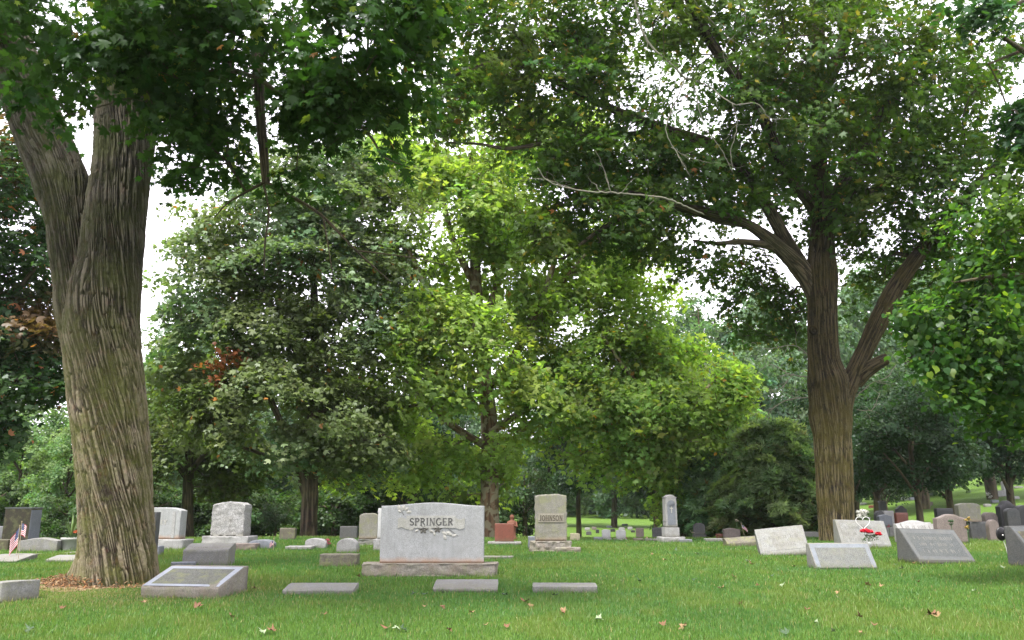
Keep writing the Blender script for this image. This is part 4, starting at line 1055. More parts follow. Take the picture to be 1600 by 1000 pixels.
def slab_mesh(name, W, D, H, mat, top=None, slant=None, rock=(0, 0, 0), rr=.012, taper=0.0, nx=17, ny=7, nz=13, seed=0, sink=.06):
    """stone block standing on z=0, front towards -y. top(u)->height fraction; slant=(nose height, top depth);
    rock = roughness of front/back, sides, top"""
    hx, hy, hz = W / 2, D / 2, H / 2
    us, vs, ws = lin(nx, rr / hx), lin(ny, min(.5, rr / hy)), lin(nz, min(.5, rr / hz))
    V, Q, o = [], [], 0
    def face(a, b, f):
        nonlocal o
        A, B = np.meshgrid(a, b, indexing='ij')
        V.append(f(A.ravel(), B.ravel()))
        i, j = np.meshgrid(np.arange(len(a) - 1), np.arange(len(b) - 1), indexing='ij')
        m = len(b)
        Q.append(np.stack([i * m + j, (i + 1) * m + j, (i + 1) * m + j + 1, i * m + j + 1], -1).reshape(-1, 4) + o); o += len(A.ravel())
    S = lambda a, b, c: np.stack([a, b, c], -1)
    one = lambda x: np.ones_like(x)
    face(us, ws, lambda a, b: S(a, -one(a), b)); face(ws, us, lambda b, a: S(a, one(a), b))
    face(ws, vs, lambda b, a: S(-one(a), a, b)); face(vs, ws, lambda a, b: S(one(a), a, b))
    face(us, vs, lambda a, b: S(a, b, one(a))); face(vs, us, lambda b, a: S(a, b, -one(a)))
    P = np.concatenate(V); Q = np.concatenate(Q)
    key = np.round(P * 1e5).astype(np.int64)
    _, first, inv = np.unique(key, axis=0, return_index=True, return_inverse=True)
    inv = inv.reshape(-1)
    P = P[first]; Q = inv[Q]
    p = P * np.array([hx, hy, hz])
    inner = np.clip(p, [-hx + rr, -hy + rr, -hz + rr], [hx - rr, hy - rr, hz - rr])
    d = p - inner; L = np.linalg.norm(d, axis=1, keepdims=True)
    nrm = unit(d)
    p = inner + nrm * np.minimum(L, rr)
    q = p * 6 + seed * 13.7
    nz3 = np.stack([fbm(q, 3, 2) - .5, fbm(q + 31, 3, 4) - .5, fbm(q + 57, 3, 6) - .5], -1)
    chip = np.abs(fbm(p * 11 + seed * 5, 2, 8) - .5) * 2
    amt = np.abs(nrm) @ np.array([rock[1], rock[0], 0.0]) + np.maximum(0, nrm[:, 2]) * rock[2]
    amt = np.where(L[:, 0] > 1e-6, amt, 0)
    p = p + nrm * (amt * (chip - .45) * 1.3)[:, None] + nz3 * (amt * .9)[:, None]
    z = p[:, 2] + hz
    x, y = p[:, 0].copy(), p[:, 1].copy()
    u = np.clip(x / hx, -1, 1); t = np.clip(z / H, 0, 1)
    if slant:
        nose, td = slant
        yf = -hy + np.clip((z - nose) / max(1e-6, H - nose), 0, 1) * (D - td)
        y = yf + (hy - yf) * (np.clip(y / hy, -1.2, 1.2) + 1) / 2
    if top is not None: z = z * (1 + (top(u) - 1) * sstep(.25, 1.0, t))
    x = x * (1 - taper * t)
    z = np.where(t < .02, -sink, z)
    y = y + (vnoise(np.stack([x * 3, y * 3, z * 3 + seed], -1), 12) - .5) * .006
    return mesh_grid(name, np.stack([x, y, z], -1), Q, mat, smooth=False)

SERP = lambda k: (lambda u: 1 - k * (1 - np.cos(np.pi * np.clip(u, -1, 1))) / 2)
OVAL = lambda k: (lambda u: 1 - k * (1 - np.sqrt(np.maximum(0, 1 - np.abs(u) ** 2.4))))
ROUND = lambda k: (lambda u: 1 - k * (1 - np.sqrt(np.maximum(0, 1 - np.abs(u) ** 2))))

def put(x0, x1, ytop, ybase, Y=None):
    """pixel box -> base point, width, height"""
    px = (x0 + x1) / 2
    if Y is None: p = hit(px, ybase); Y = p[1]
    s = m_per_px(ybase, Y)
    x = at(px, ybase, Y)[0]; z = tz(x, Y)
    zt = at(px, ytop, Y)[2]
    return (x, Y, z), (x1 - x0) * s, max(.04, zt - z)

def foot(loc, W, D, yaw=0, pad=-.012): FOOT.append((loc[0], loc[1], W / 2 + pad, D / 2 + pad, yaw))

def strokes(words, h, wgt=1.0, sp=.22):
    """letter strokes as list of (polyline, half width); origin at the left of the base line"""
    T, t = .085 * wgt, .045 * wgt
    def arc(cx, cy, rx, ry, a0, a1, n=9):
        a = np.radians(np.linspace(a0, a1, n)); return [(cx + rx * math.cos(v), cy + ry * math.sin(v)) for v in a]
    def ser(x, y, w=.11): return ([(x - w, y), (x + w, y)], t * .8)
    L = {
        'S': (.55, [(arc(.28, .74, .22, .22, 20, 250), T * .8), ([(.2, .54), (.36, .46)], T), (arc(.28, .25, .23, .23, 70, -160), T * .8)]),
        'P': (.6, [([(.14, 0), (.14, 1)], T), ([(.14, .97), (.32, .97)], t), (arc(.3, .74, .25, .23, 90, -90), T * .8), ([(.14, .5), (.3, .5)], t), ser(.14, .02), ser(.1, .98)]),
        'R': (.68, [([(.14, 0), (.14, 1)], T), ([(.14, .97), (.32, .97)], t), (arc(.3, .74, .24, .23, 90, -90), T * .8), ([(.14, .5), (.3, .5)], t), ([(.32, .5), (.6, .02)], T), ser(.14, .02), ser(.1, .98)]),
        'I': (.3, [([(.15, 0), (.15, 1)], T), ser(.15, .02), ser(.15, .98)]),
        'N': (.74, [([(.13, 0), (.13, 1)], t), ([(.13, 1), (.62, 0)], T), ([(.62, 0), (.62, 1)], t), ser(.13, .02), ser(.62, .98)]),
        'G': (.74, [(arc(.4, .5, .32, .47, 50, 320, 16), T * .85), ([(.66, .42), (.66, .12)], T), ser(.64, .42, .13)]),
        'E': (.6, [([(.14, 0), (.14, 1)], T), ([(.1, .97), (.5, .97)], t), ([(.14, .5), (.42, .5)], t), ([(.1, .03), (.54, .03)], t), ([(.5, .97), (.5, .82)], t), ([(.54, .03), (.54, .2)], t)]),
        'J': (.45, [([(.3, 1), (.3, .2)], T), (arc(.16, .18, .14, .16, 0, -150), t * 1.3), ser(.3, .98)]),
        'O': (.76, [(arc(.38, .5, .3, .46, 0, 360, 20), T * .8)]),
        'H': (.76, [([(.14, 0), (.14, 1)], T), ([(.6, 0), (.6, 1)], T), ([(.14, .5), (.6, .5)], t), ser(.14, .02), ser(.6, .02), ser(.14, .98), ser(.6, .98)]),
        'L': (.56, [([(.14, 0), (.14, 1)], T), ([(.1, .03), (.5, .03)], t), ([(.5, .03), (.5, .22)], t), ser(.14, .98)]),
        'Y': (.66, [([(.06, 1), (.33, .5)], T), ([(.6, 1), (.33, .5)], t), ([(.33, .5), (.33, 0)], T), ser(.33, .02), ser(.08, .98), ser(.58, .98)]),
        'D': (.74, [([(.14, 0), (.14, 1)], T), (arc(.26, .5, .38, .47, 90, -90, 12), T * .8), ([(.1, .97), (.28, .97)], t), ([(.1, .03), (.28, .03)], t)]),
        'A': (.72, [([(.05, 0), (.36, 1)], t), ([(.36, 1), (.67, 0)], T), ([(.17, .35), (.56, .35)], t), ser(.06, .02), ser(.66, .02)]),
        'M': (.9, [([(.13, 0), (.13, 1)], t), ([(.13, 1), (.45, .1)], T), ([(.45, .1), (.76, 1)], t), ([(.76, 1), (.76, 0)], T), ser(.13, .02), ser(.76, .02)]),
        ' ': (.4, [])}
    out, x = [], 0
    for ch in words:
        w, st = L[ch]
        for pl, hw in st: out.append(([((x + a) * h, b * h) for a, b in pl], hw * h))
        x += w + sp * .5
    return out, (x - sp * .5) * h

def ribbon(mb, pl, hw, y, depth=.003, cyl=None):
    """flat raised stroke in the x-z plane at depth y, facing -y"""
    for (a, b) in zip(pl[:-1], pl[1:]):
        a, b = np.array(a), np.array(b); L = np.linalg.norm(b - a)
        if L < 1e-6: continue
        d = (b - a) / L; n = np.array([-d[1], d[0]]) * hw; e = d * hw * .25
        q = [a - e + n, a - e - n, b + e - n, b + e + n]
        V = [[c[0], y - depth, c[1]] for c in q] + [[c[0], y + .004, c[1]] for c in q]
        mb.add(V, [[0, 1, 2, 3], [0, 4, 5, 1], [1, 5, 6, 2], [2, 6, 7, 3], [3, 7, 4, 0]])

def write(words, h, cx, z0, y, mat, parent, name='lettering', wgt=1.0, width=None, depth=.003, rot=None):
    st, w = strokes(words, h, wgt)
    k = (width / w) if width else 1
    mb = MB()
    for pl, hw in st: ribbon(mb, [((a - w / 2) * k + cx, b + z0) for a, b in pl], hw, y, depth)
    return mb.build(name, mat, parent, rot=rot)

def marks(W, H, D, slant, u0, u1, t0, t1, rows, mat, parent, rng, name='inscription'):
    """weathered carved lines nobody can read any more: short broken strokes on the sloping face"""
    nose, td = slant
    mb = MB()
    for r in range(rows):
        zc = nose + (H - nose) * (t1 - (t1 - t0) * (r + .5) / rows)
        hh = (H - nose) * (t1 - t0) / rows * .28
        x = u0 * W / 2 + rng.uniform(0, .1) * W * (r > 0); xe = u1 * W / 2 - rng.uniform(0, .12) * W * (r > 0)
        while x < xe:
            w = rng.uniform(.006, .014)
            a, b = zc - hh * rng.uniform(.6, 1), zc + hh * rng.uniform(.6, 1)
            f = lambda z: -D / 2 + (z - nose) / (H - nose) * (D - td) - .008
            V = [[x, f(a), a], [x + w, f(a), a], [x + w, f(b), b], [x, f(b), b]]
            V += [[v[0], v[1] + .0075, v[2]] for v in V]
            mb.add(V, [[0, 1, 2, 3], [0, 4, 5, 1], [1, 5, 6, 2], [2, 6, 7, 3], [3, 7, 4, 0]])
            x += w + rng.choice([.012, .02, .03, .09])
    return mb.build(name, mat, parent)

def face_panel(W, H, D, slant, u0, u1, t0, t1, mat, parent, name='panel', out=.004):
    nose, td = slant
    f = lambda z: -D / 2 + (z - nose) / (H - nose) * (D - td)
    z0, z1 = nose + (H - nose) * t0, nose + (H - nose) * t1
    V = []
    for off in (-out, .01):
        for (u, z) in ((u0, z0), (u1, z0), (u1, z1), (u0, z1)): V.append([u * W / 2, f(z) + off, z])
    mb = MB(); mb.add(V, [[0, 1, 2, 3], [0, 4, 5, 1], [1, 5, 6, 2], [2, 6, 7, 3], [3, 7, 4, 0]])
    return mb.build(name, mat, parent)

rs = np.random.default_rng(90)
def simple(name, label, x0, x1, yt, yb, mat, D=.16, top=None, Y=None, yaw=0, tilt=0, rock=(.0, .006, .004), group=None, slant=None, cat='headstone', H=None, W=None, taper=0.0, rr=.012, seed=None, res=1.0):
    loc, w, h = put(x0, x1, yt, yb, Y)
    w = W or w; h = H or h
    me = slab_mesh(name, w, D, h, mat, top=top, rock=rock, slant=slant, taper=taper, rr=min(rr, h * .3, D * .3, w * .2), seed=seed if seed is not None else int(x0), nx=int(13 * res), nz=int(9 * res), ny=int(5 * res))
    o = link(name, me, None, loc, (0, tilt, yaw))
    foot(loc, w, D, yaw)
    return tag(o, label, cat, group)

def monument(name, label, die, base, mat, matb, D=.2, Db=.36, top=None, Y=None, yaw=0, rock=(0, .01, .008), rockb=(.03, .03, .006), taper=0.0, bandz=None, cat='headstone', group=None, res=1.0):
    """upright tablet on a base; die=(x0,x1,ytop,ybottom) base=(x0,x1,ytop,ybottom) in pixels"""
    loc, wb, hb = put(base[0], base[1], base[2], base[3], Y)
    Yd = loc[1]; s = m_per_px(base[3], Yd)
    wd = (die[1] - die[0]) * s; hd = at(die[0], die[2], Yd)[2] - at(die[0], die[3], Yd)[2]
    dx = ((die[0] + die[1]) / 2 - (base[0] + base[1]) / 2) * s
    root = empty(name, loc, (0, 0, yaw), label, cat, group)
    nb = int(21 * res)
    link('base', slab_mesh('base', wb, Db, hb, matb, rock=rockb, rr=.015, nx=nb, ny=9, nz=7, seed=int(base[0])), root)
    t = link('tablet', slab_mesh('tablet', wd, D, hd, mat, top=top, rock=rock, taper=taper, rr=.012, nx=int(23 * res), ny=7, nz=int(17 * res), seed=int(die[0]), sink=0), root, (dx, 0, hb + .002))
    foot(loc, wb, Db, yaw)
    return root, t, (wd, hd, hb, wb, dx, s)

# ------------------------------------------------------------------ the widest headstone
root, tab, (wd, hd, hb, wb, dx, s) = monument('headstone', 'widest grey granite headstone carved SPRINGER with a ribbon and roses', (594, 756, 783.5, 877), (568, 777, 879, 899), G_SPR, G_BASE,
    D=.26, Db=.5, top=SERP(.055), rock=(0, .002, .002), rockb=(.045, .04, .004), res=1.6)
yf = -.13
def tx(px): return (px - 675) * s
def tzz(py): return (877 - py) * hd / (877 - 783.5)
def blob_leaf(mb, cx, cz, L, w, ang, th=.006, y=yf):
    n = 7; V = []; 
    for i in range(n):
        t = i / (n - 1); hw = w * math.sin(math.pi * t) ** .8; V.append((t * L, hw))
    pts = [(a, b) for a, b in V] + [(a, -b) for a, b in V[-2:0:-1]]
    c, s_ = math.cos(ang), math.sin(ang)
    P = [[cx + a * c - b * s_, y - th * .5, cz + a * s_ + b * c] for a, b in pts]
    mid = [cx + .5 * L * c, y - th * 1.6, cz + .5 * L * s_]
    k = len(P)
    back = [[p[0], y + .006, p[2]] for p in P]
    mb.add(P + back + [mid], [[2 * k, i, (i + 1) % k][::-1] for i in range(k)] + [[i, i + k, (i + 1) % k + k, (i + 1) % k] for i in range(k)])
mb = MB()
mb.box((tx(673), yf - .006, tzz(813.5)), ((712 - 635) / 2 * s, .006, 9.4 * s))
link_o = mb.build('ribbon_panel', G_BAND, tab)
mb = MB()
for sx, a, b in ((-1, 621, 640), (1, 706, 726)):
    n = 14
    for i in range(n):      # curling ribbon end
        x = tx(a + (b - a) * (i + .5) / n); wob = math.sin(i / n * 6.28 + (0 if sx < 0 else 1)) * 1.6 * s
        mb.box((x, yf - .0018 - .0012 * math.sin(i / n * 9), tzz(816) + wob), ((b - a) / n / 2 * s, .008, 7.6 * s))
mb.build('ribbon_end', G_BAND, tab)
write('SPRINGER', 10.8 * s, tx(673.5), tzz(819), yf - .0135, G_LET, tab, wgt=1.15, width=68 * s, depth=.0015)
mb = MB()
for rx_, ry_, q in ((661, 824.5, 4.6), (683, 823.5, 4.4)):
    for ring, (rad, cnt) in enumerate(((q * .95, 6), (q * .55, 5), (q * .2, 3))):
        for i in range(cnt):
            an = i * 6.283 / cnt + ring * .5
            blob_leaf(mb, tx(rx_) + math.cos(an) * rad * s * .3, tzz(ry_) + math.sin(an) * rad * s * .3, rad * s * 1.5, rad * s * .5, an, th=.010 + .004 * ring)
mb.build('carved_rose', M_ROSE, tab)
mb = MB()
for lx, ly, L_, an in ((668, 824, 5, .2), (672, 823, 6, .5), (670, 827, 6, -.3), (674, 827, 5, 2.6), (690, 829, 7, -.5), (695, 830, 8, -.2), (693, 833, 7, -1.1), (700, 832, 6, -.3), (650, 823, 6, 2.9), (646, 821, 6, 3.3), (654, 826, 5, 3.6), (624, 797, 8, 1.9), (627, 797, 8, 1.2), (631, 796, 6, .6), (633, 799, 7, .1), (626, 799, 5, 2.6),
                        (638, 826, 8, .4), (642, 823, 6, .2), (706, 836, 6, .3), (678, 829, 5, -1.4)):
    blob_leaf(mb, tx(lx), tzz(ly), L_ * 1.35 * s, L_ * s * .36, an, th=.009)
mb.build('carved_leaf', G_LETL, tab)
mb = MB()
for a, b in (((640, 823.3), (700, 823.3)), ((630, 803), (626, 797)), ((700, 824), (716, 836)), ((690, 827), (700, 834))):
    ribbon(mb, [(tx(a[0]), tzz(a[1])), (tx(b[0]), tzz(b[1]))], .004, yf - .002)
mb.build('carved_stem', G_LET, tab)

# ------------------------------------------------------------------ the narrow upright one
root, tab, (wd, hd, hb, wb, dx, s) = monument('headstone', 'narrow upright rough edged headstone carved JOHNSON on a rock faced base', (836, 886, 771, 844), (827, 893, 845, 861), G_JOHN, G_BASE,
    D=.26, Db=.5, top=lambda u: 1 - .03 * np.abs(u) ** 3 - .015 * np.clip(-u, 0, 1), rock=(.006, .03, .02), rockb=(.05, .05, .01), res=1.4)
mb = MB(); mb.box((0, -.132, (844 - 809) * s), (20 * s, .008, 6.6 * s)); mb.build('name_band', G_JB, tab)
write('JOHNSON', 8.2 * s, 0, (844 - 813.5) * s, -.1415, G_LETB, tab, wgt=1.2, width=36 * s, depth=.0015)
link('lower_step', slab_mesh('lower_step', 40 * s, .3, 7 * s, G_BASE, rock=(.03, .03, .01), seed=4), root, (26 * s, -.32, -.0))
simple('stone_block', 'small bluish stone block at the left foot of the narrow upright monument', 825, 838, 838, 849, G_BLUE, D=.3, Y=19.6, cat='stone block')

# flat and low markers near the front
simple('flat_marker', 'flat stone marker flush in the grass at the right foot of the widest headstone', 679, 778, 908, 922, G_GREY, D=.6, slant=(.045, .06), cat='grave marker', rock=(.006, .006, .004), res=1.3)
simple('flat_marker', 'thin flat stone marker right of the one below the widest headstone', 832, 932, 912, 925, G_GREY, D=.34, slant=(.09, .1), cat='grave marker', rock=(.006, .006, .004), yaw=-.03, res=1.3)
simple('flat_marker', 'flat pale stone marker left of the widest headstone, alone in the lawn', 448, 556, 913, 926, G_GREY, D=.5, slant=(.055, .12), cat='grave marker', rock=(.004, .004, .004), yaw=.03, res=1.3)
simple('flat_marker', 'low stone strip just right of the widest headstone', 756, 803, 868, 873, G_GREY, D=.3, H=.05, cat='grave marker')
simple('bevel_marker', 'low mossy rough stone block left of the widest headstone', 501, 560, 865, 884, G_MOSSY, D=.3, cat='grave marker', rock=(.012, .015, .01))
simple('flat_marker', 'flat pale marker at the left edge behind the small flags', -12, 42, 867, 877, G_GREY, D=.7, slant=(.03, .1), cat='grave marker')
simple('flat_marker', 'thin flat marker close behind the pale one at the left edge', 14, 58, 864, 868, G_GREY, D=.4, H=.035, cat='grave marker')
simple('flat_marker', 'flat marker left of the huge mossy trunk', 82, 130, 868, 877, G_GREY, D=.5, slant=(.05, .1), cat='grave marker')
simple('flat_marker', 'flat marker half hidden behind the huge mossy trunk below the planter', 108, 140, 861, 865, G_GREY, D=.4, H=.035, cat='grave marker')
# block at the lower left edge
loc, w, h = put(-20, 40, 908, 936)
o = link('bevel_marker', slab_mesh('bevel_marker', .62, .5, h, G_GREY, rock=(.006, .006, .004), seed=3, rr=.008), None, loc, (0, -.06, -.52))
foot(loc, .62, .5, -.52); tag(o, 'plain grey stone block cut off by the left edge, left of the mossy trunk', 'grave marker')

def slant_marker(label, x0, x1, yt, yb, body, panel, D=.42, nose=.1, td=.1, yaw=0, tilt=0, lean=0, frame=(.82, .12, .86), Y=None, rows=3, rock=(.004, .006, .004), name='slant_marker', let=None, top=None, W=None, H=None, border=None):
    loc, w, h = put(x0, x1, yt, yb, Y)
    w = W or w; h = H or h
    root = empty(name, loc, (lean, tilt, yaw), label, 'headstone')
    sl = (nose, td)
    link('body', slab_mesh('body', w, D, h, body, slant=sl, rock=rock, top=top, rr=.008, nx=21, ny=7, nz=13, seed=int(x0)), root)
    if panel is not None:
        if border is not None: face_panel(w, h, D, sl, -.975, .975, .02, .975, border, root, name='border', out=.003)
        face_panel(w, h, D, sl, -frame[0], frame[0], frame[1], frame[2], panel, root, out=.004 if border is None else .007)
        marks(w, h, D, sl, -frame[0] * .8, frame[0] * .8, frame[1] + .06, frame[2] - .06, rows, let or G_MARK, root, rs)
    foot(loc, w, D, yaw)
    return root
# white bordered one at the foot of the mossy trunk
slant_marker('slant marker with a bright pale border at the right foot of the huge mossy trunk', 241, 369, 886, 929, G_BASE, G_PANEL, border=G_FRAME, D=.80, nose=.14, td=.12, yaw=-.16, frame=(.83, .12, .86), rows=4, rock=(.012, .012, .003), H=.35)
simple('stone_block', 'slim pale edged stone close behind the white bordered slant marker', 268, 304, 878, 888, G_BLUE, D=.25, yaw=.35, cat='stone block')
# block with sloping top behind it
loc, w, h = put(291, 361, 848, 884)
root = empty('bevel_marker', loc, (0, 0, .12), 'squat grey block with a sloping top in front of the tall pale headstone', 'grave marker')
link('body', slab_mesh('body', w * .97, .6, h * .95, G_GREY, slant=(h * .72, .12), rock=(.004, .012, .004), seed=9), root)
marks(w, h * .95, .6, (h * .72, .12), -.7, .7, .2, .6, 1, G_MOSSY, root, rs)
foot(loc, w, .6, .12)

# right hand group
slant_marker('light grey slant marker leaning to the left, left of the ridged trunk on the right', 1188, 1262, 824, 867, G_MID, G_MID, D=.42, nose=.03, td=.10, yaw=-.14, tilt=-.105, frame=(.88, .16, .84), rows=2)
slant_marker('blue grey slant marker with a darker panel, nearest one below the forked maple', 1268, 1364, 849, 888, G_GREY, G_PANELM, border=G_BORD, D=.42, nose=.02, td=.12, yaw=.04, frame=(.84, .02, .82), rows=2)
slant_marker('pale slant marker behind the red roses and the white heart wire', 1309, 1388, 813, 855, G_MID, G_MID, D=.45, nose=.02, td=.12, yaw=.06, tilt=.03, frame=(.86, .1, .88), rows=3)
slant_marker('near white slant marker with a curved top behind the large dark slant marker', 1404, 1470, 813, 849, G_LIGHT, G_LIGHT, D=.45, nose=.05, td=.1, yaw=.16, top=SERP(.16), frame=(.80, .1, .9), rows=2)
slant_marker('large dark grey slant marker with a pale polished border right of the red roses', 1414, 1513, 827, 879, G_DARK, G_PANELD, border=G_BORDD, D=.62, nose=.05, td=.1, yaw=.20, tilt=.03, frame=(.86, .14, .86), rows=3)
slant_marker('dark slant marker cut off by the right edge beside the black disc stake', 1580, 1690, 822, 884, G_DARK, G_BROWN, border=G_BORDD, D=.62, nose=.05, td=.12, yaw=.42, frame=(.84, .14, .86), rows=3, W=1.2)
simple('bevel_marker', 'long low mossy brown stone tilted left of the leaning light grey slant marker', 1133, 1194, 839, 853, G_MOSSY, D=.4, tilt=-.07, slant=(.10, .2), cat='grave marker', rock=(.008, .02, .006))
simple('flat_marker', 'low pale block behind the leaning slant marker beside the ridged trunk', 1254, 1277, 829, 838, G_GREY, D=.3, Y=25, H=.2, cat='grave marker')
simple('flat_marker', 'flat pale rough stones low in the grass left of the black disc stake', 1520, 1566, 825, 834, G_GREY, D=.6, H=.07, cat='grave marker', rock=(.02, .02, .012))
simple('flat_marker', 'thin pale slab just left of the rough flat stones near the pink headstone', 1497, 1522, 824, 829, G_LIGHT, D=.4, H=.05, cat='grave marker')

# ------------------------------------------------------------------ left group
root = empty('headstone', put(6, 54, 795, 852, 21)[0], (0, 0, -.16), 'tall brown mossy monument with a pale right side at the left edge behind the flags', 'headstone')
loc, w, h = put(6, 54, 795, 852, 21)
link('tablet', slab_mesh('tablet', w * .95, .38, h, G_BROWN, rock=(.004, .003, .002), rr=.006, seed=2), root)
link('side_face', slab_mesh('side_face', .02, .36, h - .03, G_BLUE, rr=.004, seed=5), root, (w * .95 / 2 + .006, 0, 0))
link('capstone', slab_mesh('capstone', w * .99, .42, .035, G_BLUE, rr=.01, sink=0), root, (0, 0, h + .001))
foot(loc, w, .5)
simple('stone_block', 'low dark brown stone at the left edge in front of the brown monument', -20, 20, 843, 853, G_BROWN, D=.4, Y=19.5, cat='stone block')
simple('headstone', 'white stone edge barely showing at the left border of the view', -18, 5, 822, 838, G_WHITE, D=.12, Y=23)
simple('bevel_marker', 'wide grey headstone with a gently curved top between the flags and the planter', 33, 94, 840, 861, G_GREY, D=.3, top=SERP(.2), rock=(.002, .01, .006), res=1.4, cat='headstone')
root, tab, (wd, hd, hb, wb, dx, s) = monument('headstone', 'grey headstone with rounded right shoulder half hidden by the mossy trunk, letters NLEY showing', (214, 285, 794, 843), (207, 296, 842, 858), G_SPR, G_LIGHT, D=.3, Db=.5,
    top=lambda u: 1 - .10 * np.abs(u) ** 3.2, rock=(0, .01, .006), rockb=(.02, .03, .01), yaw=-.12)
mb = MB(); mb.box(((274 - 249.5) * s, -.152, hd * .45), (2.6 * s, .006, hd * .42)); mb.build('raised_border', G_LIGHT, tab)
write('NLEY', 7 * s, (252 - 249.5) * s, hd * .46, -.153, G_LETL, tab, width=22 * s, wgt=1.4, depth=.002)
simple('headstone', 'slim dark edged stone squeezed between the mossy trunk and the rounded grey headstone', 222, 243, 800, 862, G_DARK, D=.2, Y=16.8)
simple('stone_block', 'small bluish block low against the right side of the mossy trunk', 232, 252, 853, 868, G_BLUE, D=.25, cat='stone block')
monument('headstone', 'tall pale rock faced headstone with a domed top left of the dense maple trunk', (331, 386, 785, 838), (321, 396, 837, 855), G_ROCK, G_LIGHT, D=.42, Db=.6, top=lambda u: 1 - .10 * np.abs(u) ** 2.2, rock=(.028, .04, .02), rockb=(.03, .03, .01), taper=.03, yaw=-.1, res=1.3)
simple('stone_block', 'low pinkish rough block right of the tall pale headstone', 366, 403, 849, 859, G_PINK, D=.35, rock=(.02, .02, .01), cat='stone block')
simple('bevel_marker', 'low bluish oval topped marker with a little flag at its right end', 390, 428, 843, 857, G_BLUE, D=.4, top=OVAL(.6), cat='grave marker')
simple('headstone', 'square dark mossy headstone behind the low oval stones', 437, 461, 825, 854, G_MOSSY, D=.2, Y=22.5)
simple('flat_marker', 'low flat pale stone below the dense maple trunk', 449, 490, 852, 858, G_LIGHT, D=.4, H=.07, cat='grave marker')
simple('bevel_marker', 'pale oval topped marker tilted beside the dense maple trunk', 478, 511, 841, 856, G_LIGHT, D=.32, top=OVAL(.5), tilt=.10, cat='grave marker')
simple('bevel_marker', 'pale oval topped marker left of the pale tall stone, farther of two in line', 528, 559, 841, 851, G_LIGHT, D=.3, top=OVAL(.5), Y=18.2, cat='grave marker')
simple('bevel_marker', 'low pale block in front of the oval topped marker', 528, 560, 851, 862, G_GREY, D=.3, cat='grave marker', top=OVAL(.25))
simple('headstone', 'dark square headstone left of the tall mossy topped stone', 531, 558, 822, 848, G_DARK, D=.2, Y=22.8)
monument('headstone', 'tall grey headstone with a mossy round shouldered top just left of the widest headstone', (561, 590, 803, 843), (559, 592, 842, 856), G_JOHN, G_GREY, D=.25, Db=.34, top=lambda u: 1 - .10 * np.abs(u) ** 4, Y=20.5)
monument('headstone', 'white marble monument mostly hidden behind the left edge of the widest headstone', (590, 612, 794, 842), (584, 616, 842, 860), G_WHITE, G_LIGHT, D=.3, Db=.4, Y=19.0)

# ------------------------------------------------------------------ centre group
root, tab, dims = monument('headstone', 'square red granite headstone on a pale base beside the plane trunk', (773, 803, 818, 846), (762, 815, 846, 856), G_RED, G_LIGHT, D=.18, Db=.4, rock=(0, .002, .002), rockb=(.01, .02, .01), Y=20.6)
wd, hd, hb, wb, dx, s = dims
simple('headstone', 'small yellowed white headstone right of the narrow upright monument', 891, 906, 833, 853, G_YEL, D=.12, Y=22.3, top=OVAL(.12), yaw=.12)
monument('headstone', 'white headstone, left one of the small pair on the lawn crest', (941, 954, 832, 846), (938, 956, 846, 850), G_WHITE, G_WHITE, D=.12, Db=.25, top=OVAL(.15), rockb=(.004, .004, .002), rock=(0, 0, 0), Y=23)
monument('headstone', 'white headstone with flowers at both sides, right one of the small pair', (963, 978, 832, 846), (960, 981, 846, 850), G_WHITE, G_WHITE, D=.12, Db=.25, top=OVAL(.2), rockb=(.004, .004, .002), rock=(0, 0, 0), Y=22.8)
simple('flat_marker', 'low bluish block left of the small pair of white headstones', 928, 942, 845, 850, G_BLUE, D=.3, Y=22.6, H=.09, cat='grave marker')
simple('flat_marker', 'low pale stone strip between the white pair and the round topped pillar', 990, 1005, 847, 851, G_PINK, D=.3, Y=22.4, H=.07, cat='grave marker')
simple('flat_marker', 'low grey stone strip left of the round topped pillar base', 1008, 1030, 847, 850, G_GREY, D=.3, Y=22.4, H=.06, cat='grave marker')
simple('headstone', 'small reddish brown headstone far behind the white pair', 994, 1006, 825, 842, G_PINK, D=.15, Y=28)
simple('headstone', 'dark grey rounded headstone left behind the round topped pillar', 1020, 1040, 824, 850, G_DARK, D=.18, Y=25, top=OVAL(.15))
monument('headstone', 'grey rounded headstone with yellow flowers right of the slim plane trunk', (1084, 1102, 818, 836), (1083, 1103, 835, 842), G_DARK, G_DARK, D=.16, Db=.25, top=OVAL(.35), Y=26, rockb=(.01, .01, .01))
simple('headstone', 'broad pinkish headstone low under the juniper', 1131, 1156, 825, 844, G_PINK, D=.2, Y=23.5, top=SERP(.1))
simple('headstone', 'small red brown stone left of the pinkish headstone', 1119, 1131, 834, 844, G_RED, D=.2, Y=23.8, top=OVAL(.2))
simple('flat_marker', 'low pale strip of stone under the left side of the juniper', 1101, 1131, 842, 847, G_LIGHT, D=.3, Y=22.0, H=.08, cat='grave marker')
simple('headstone', 'black monument deep in the shade behind the rounded grey headstone', 1083, 1092, 802, 826, G_BLACK, D=.3, Y=34)

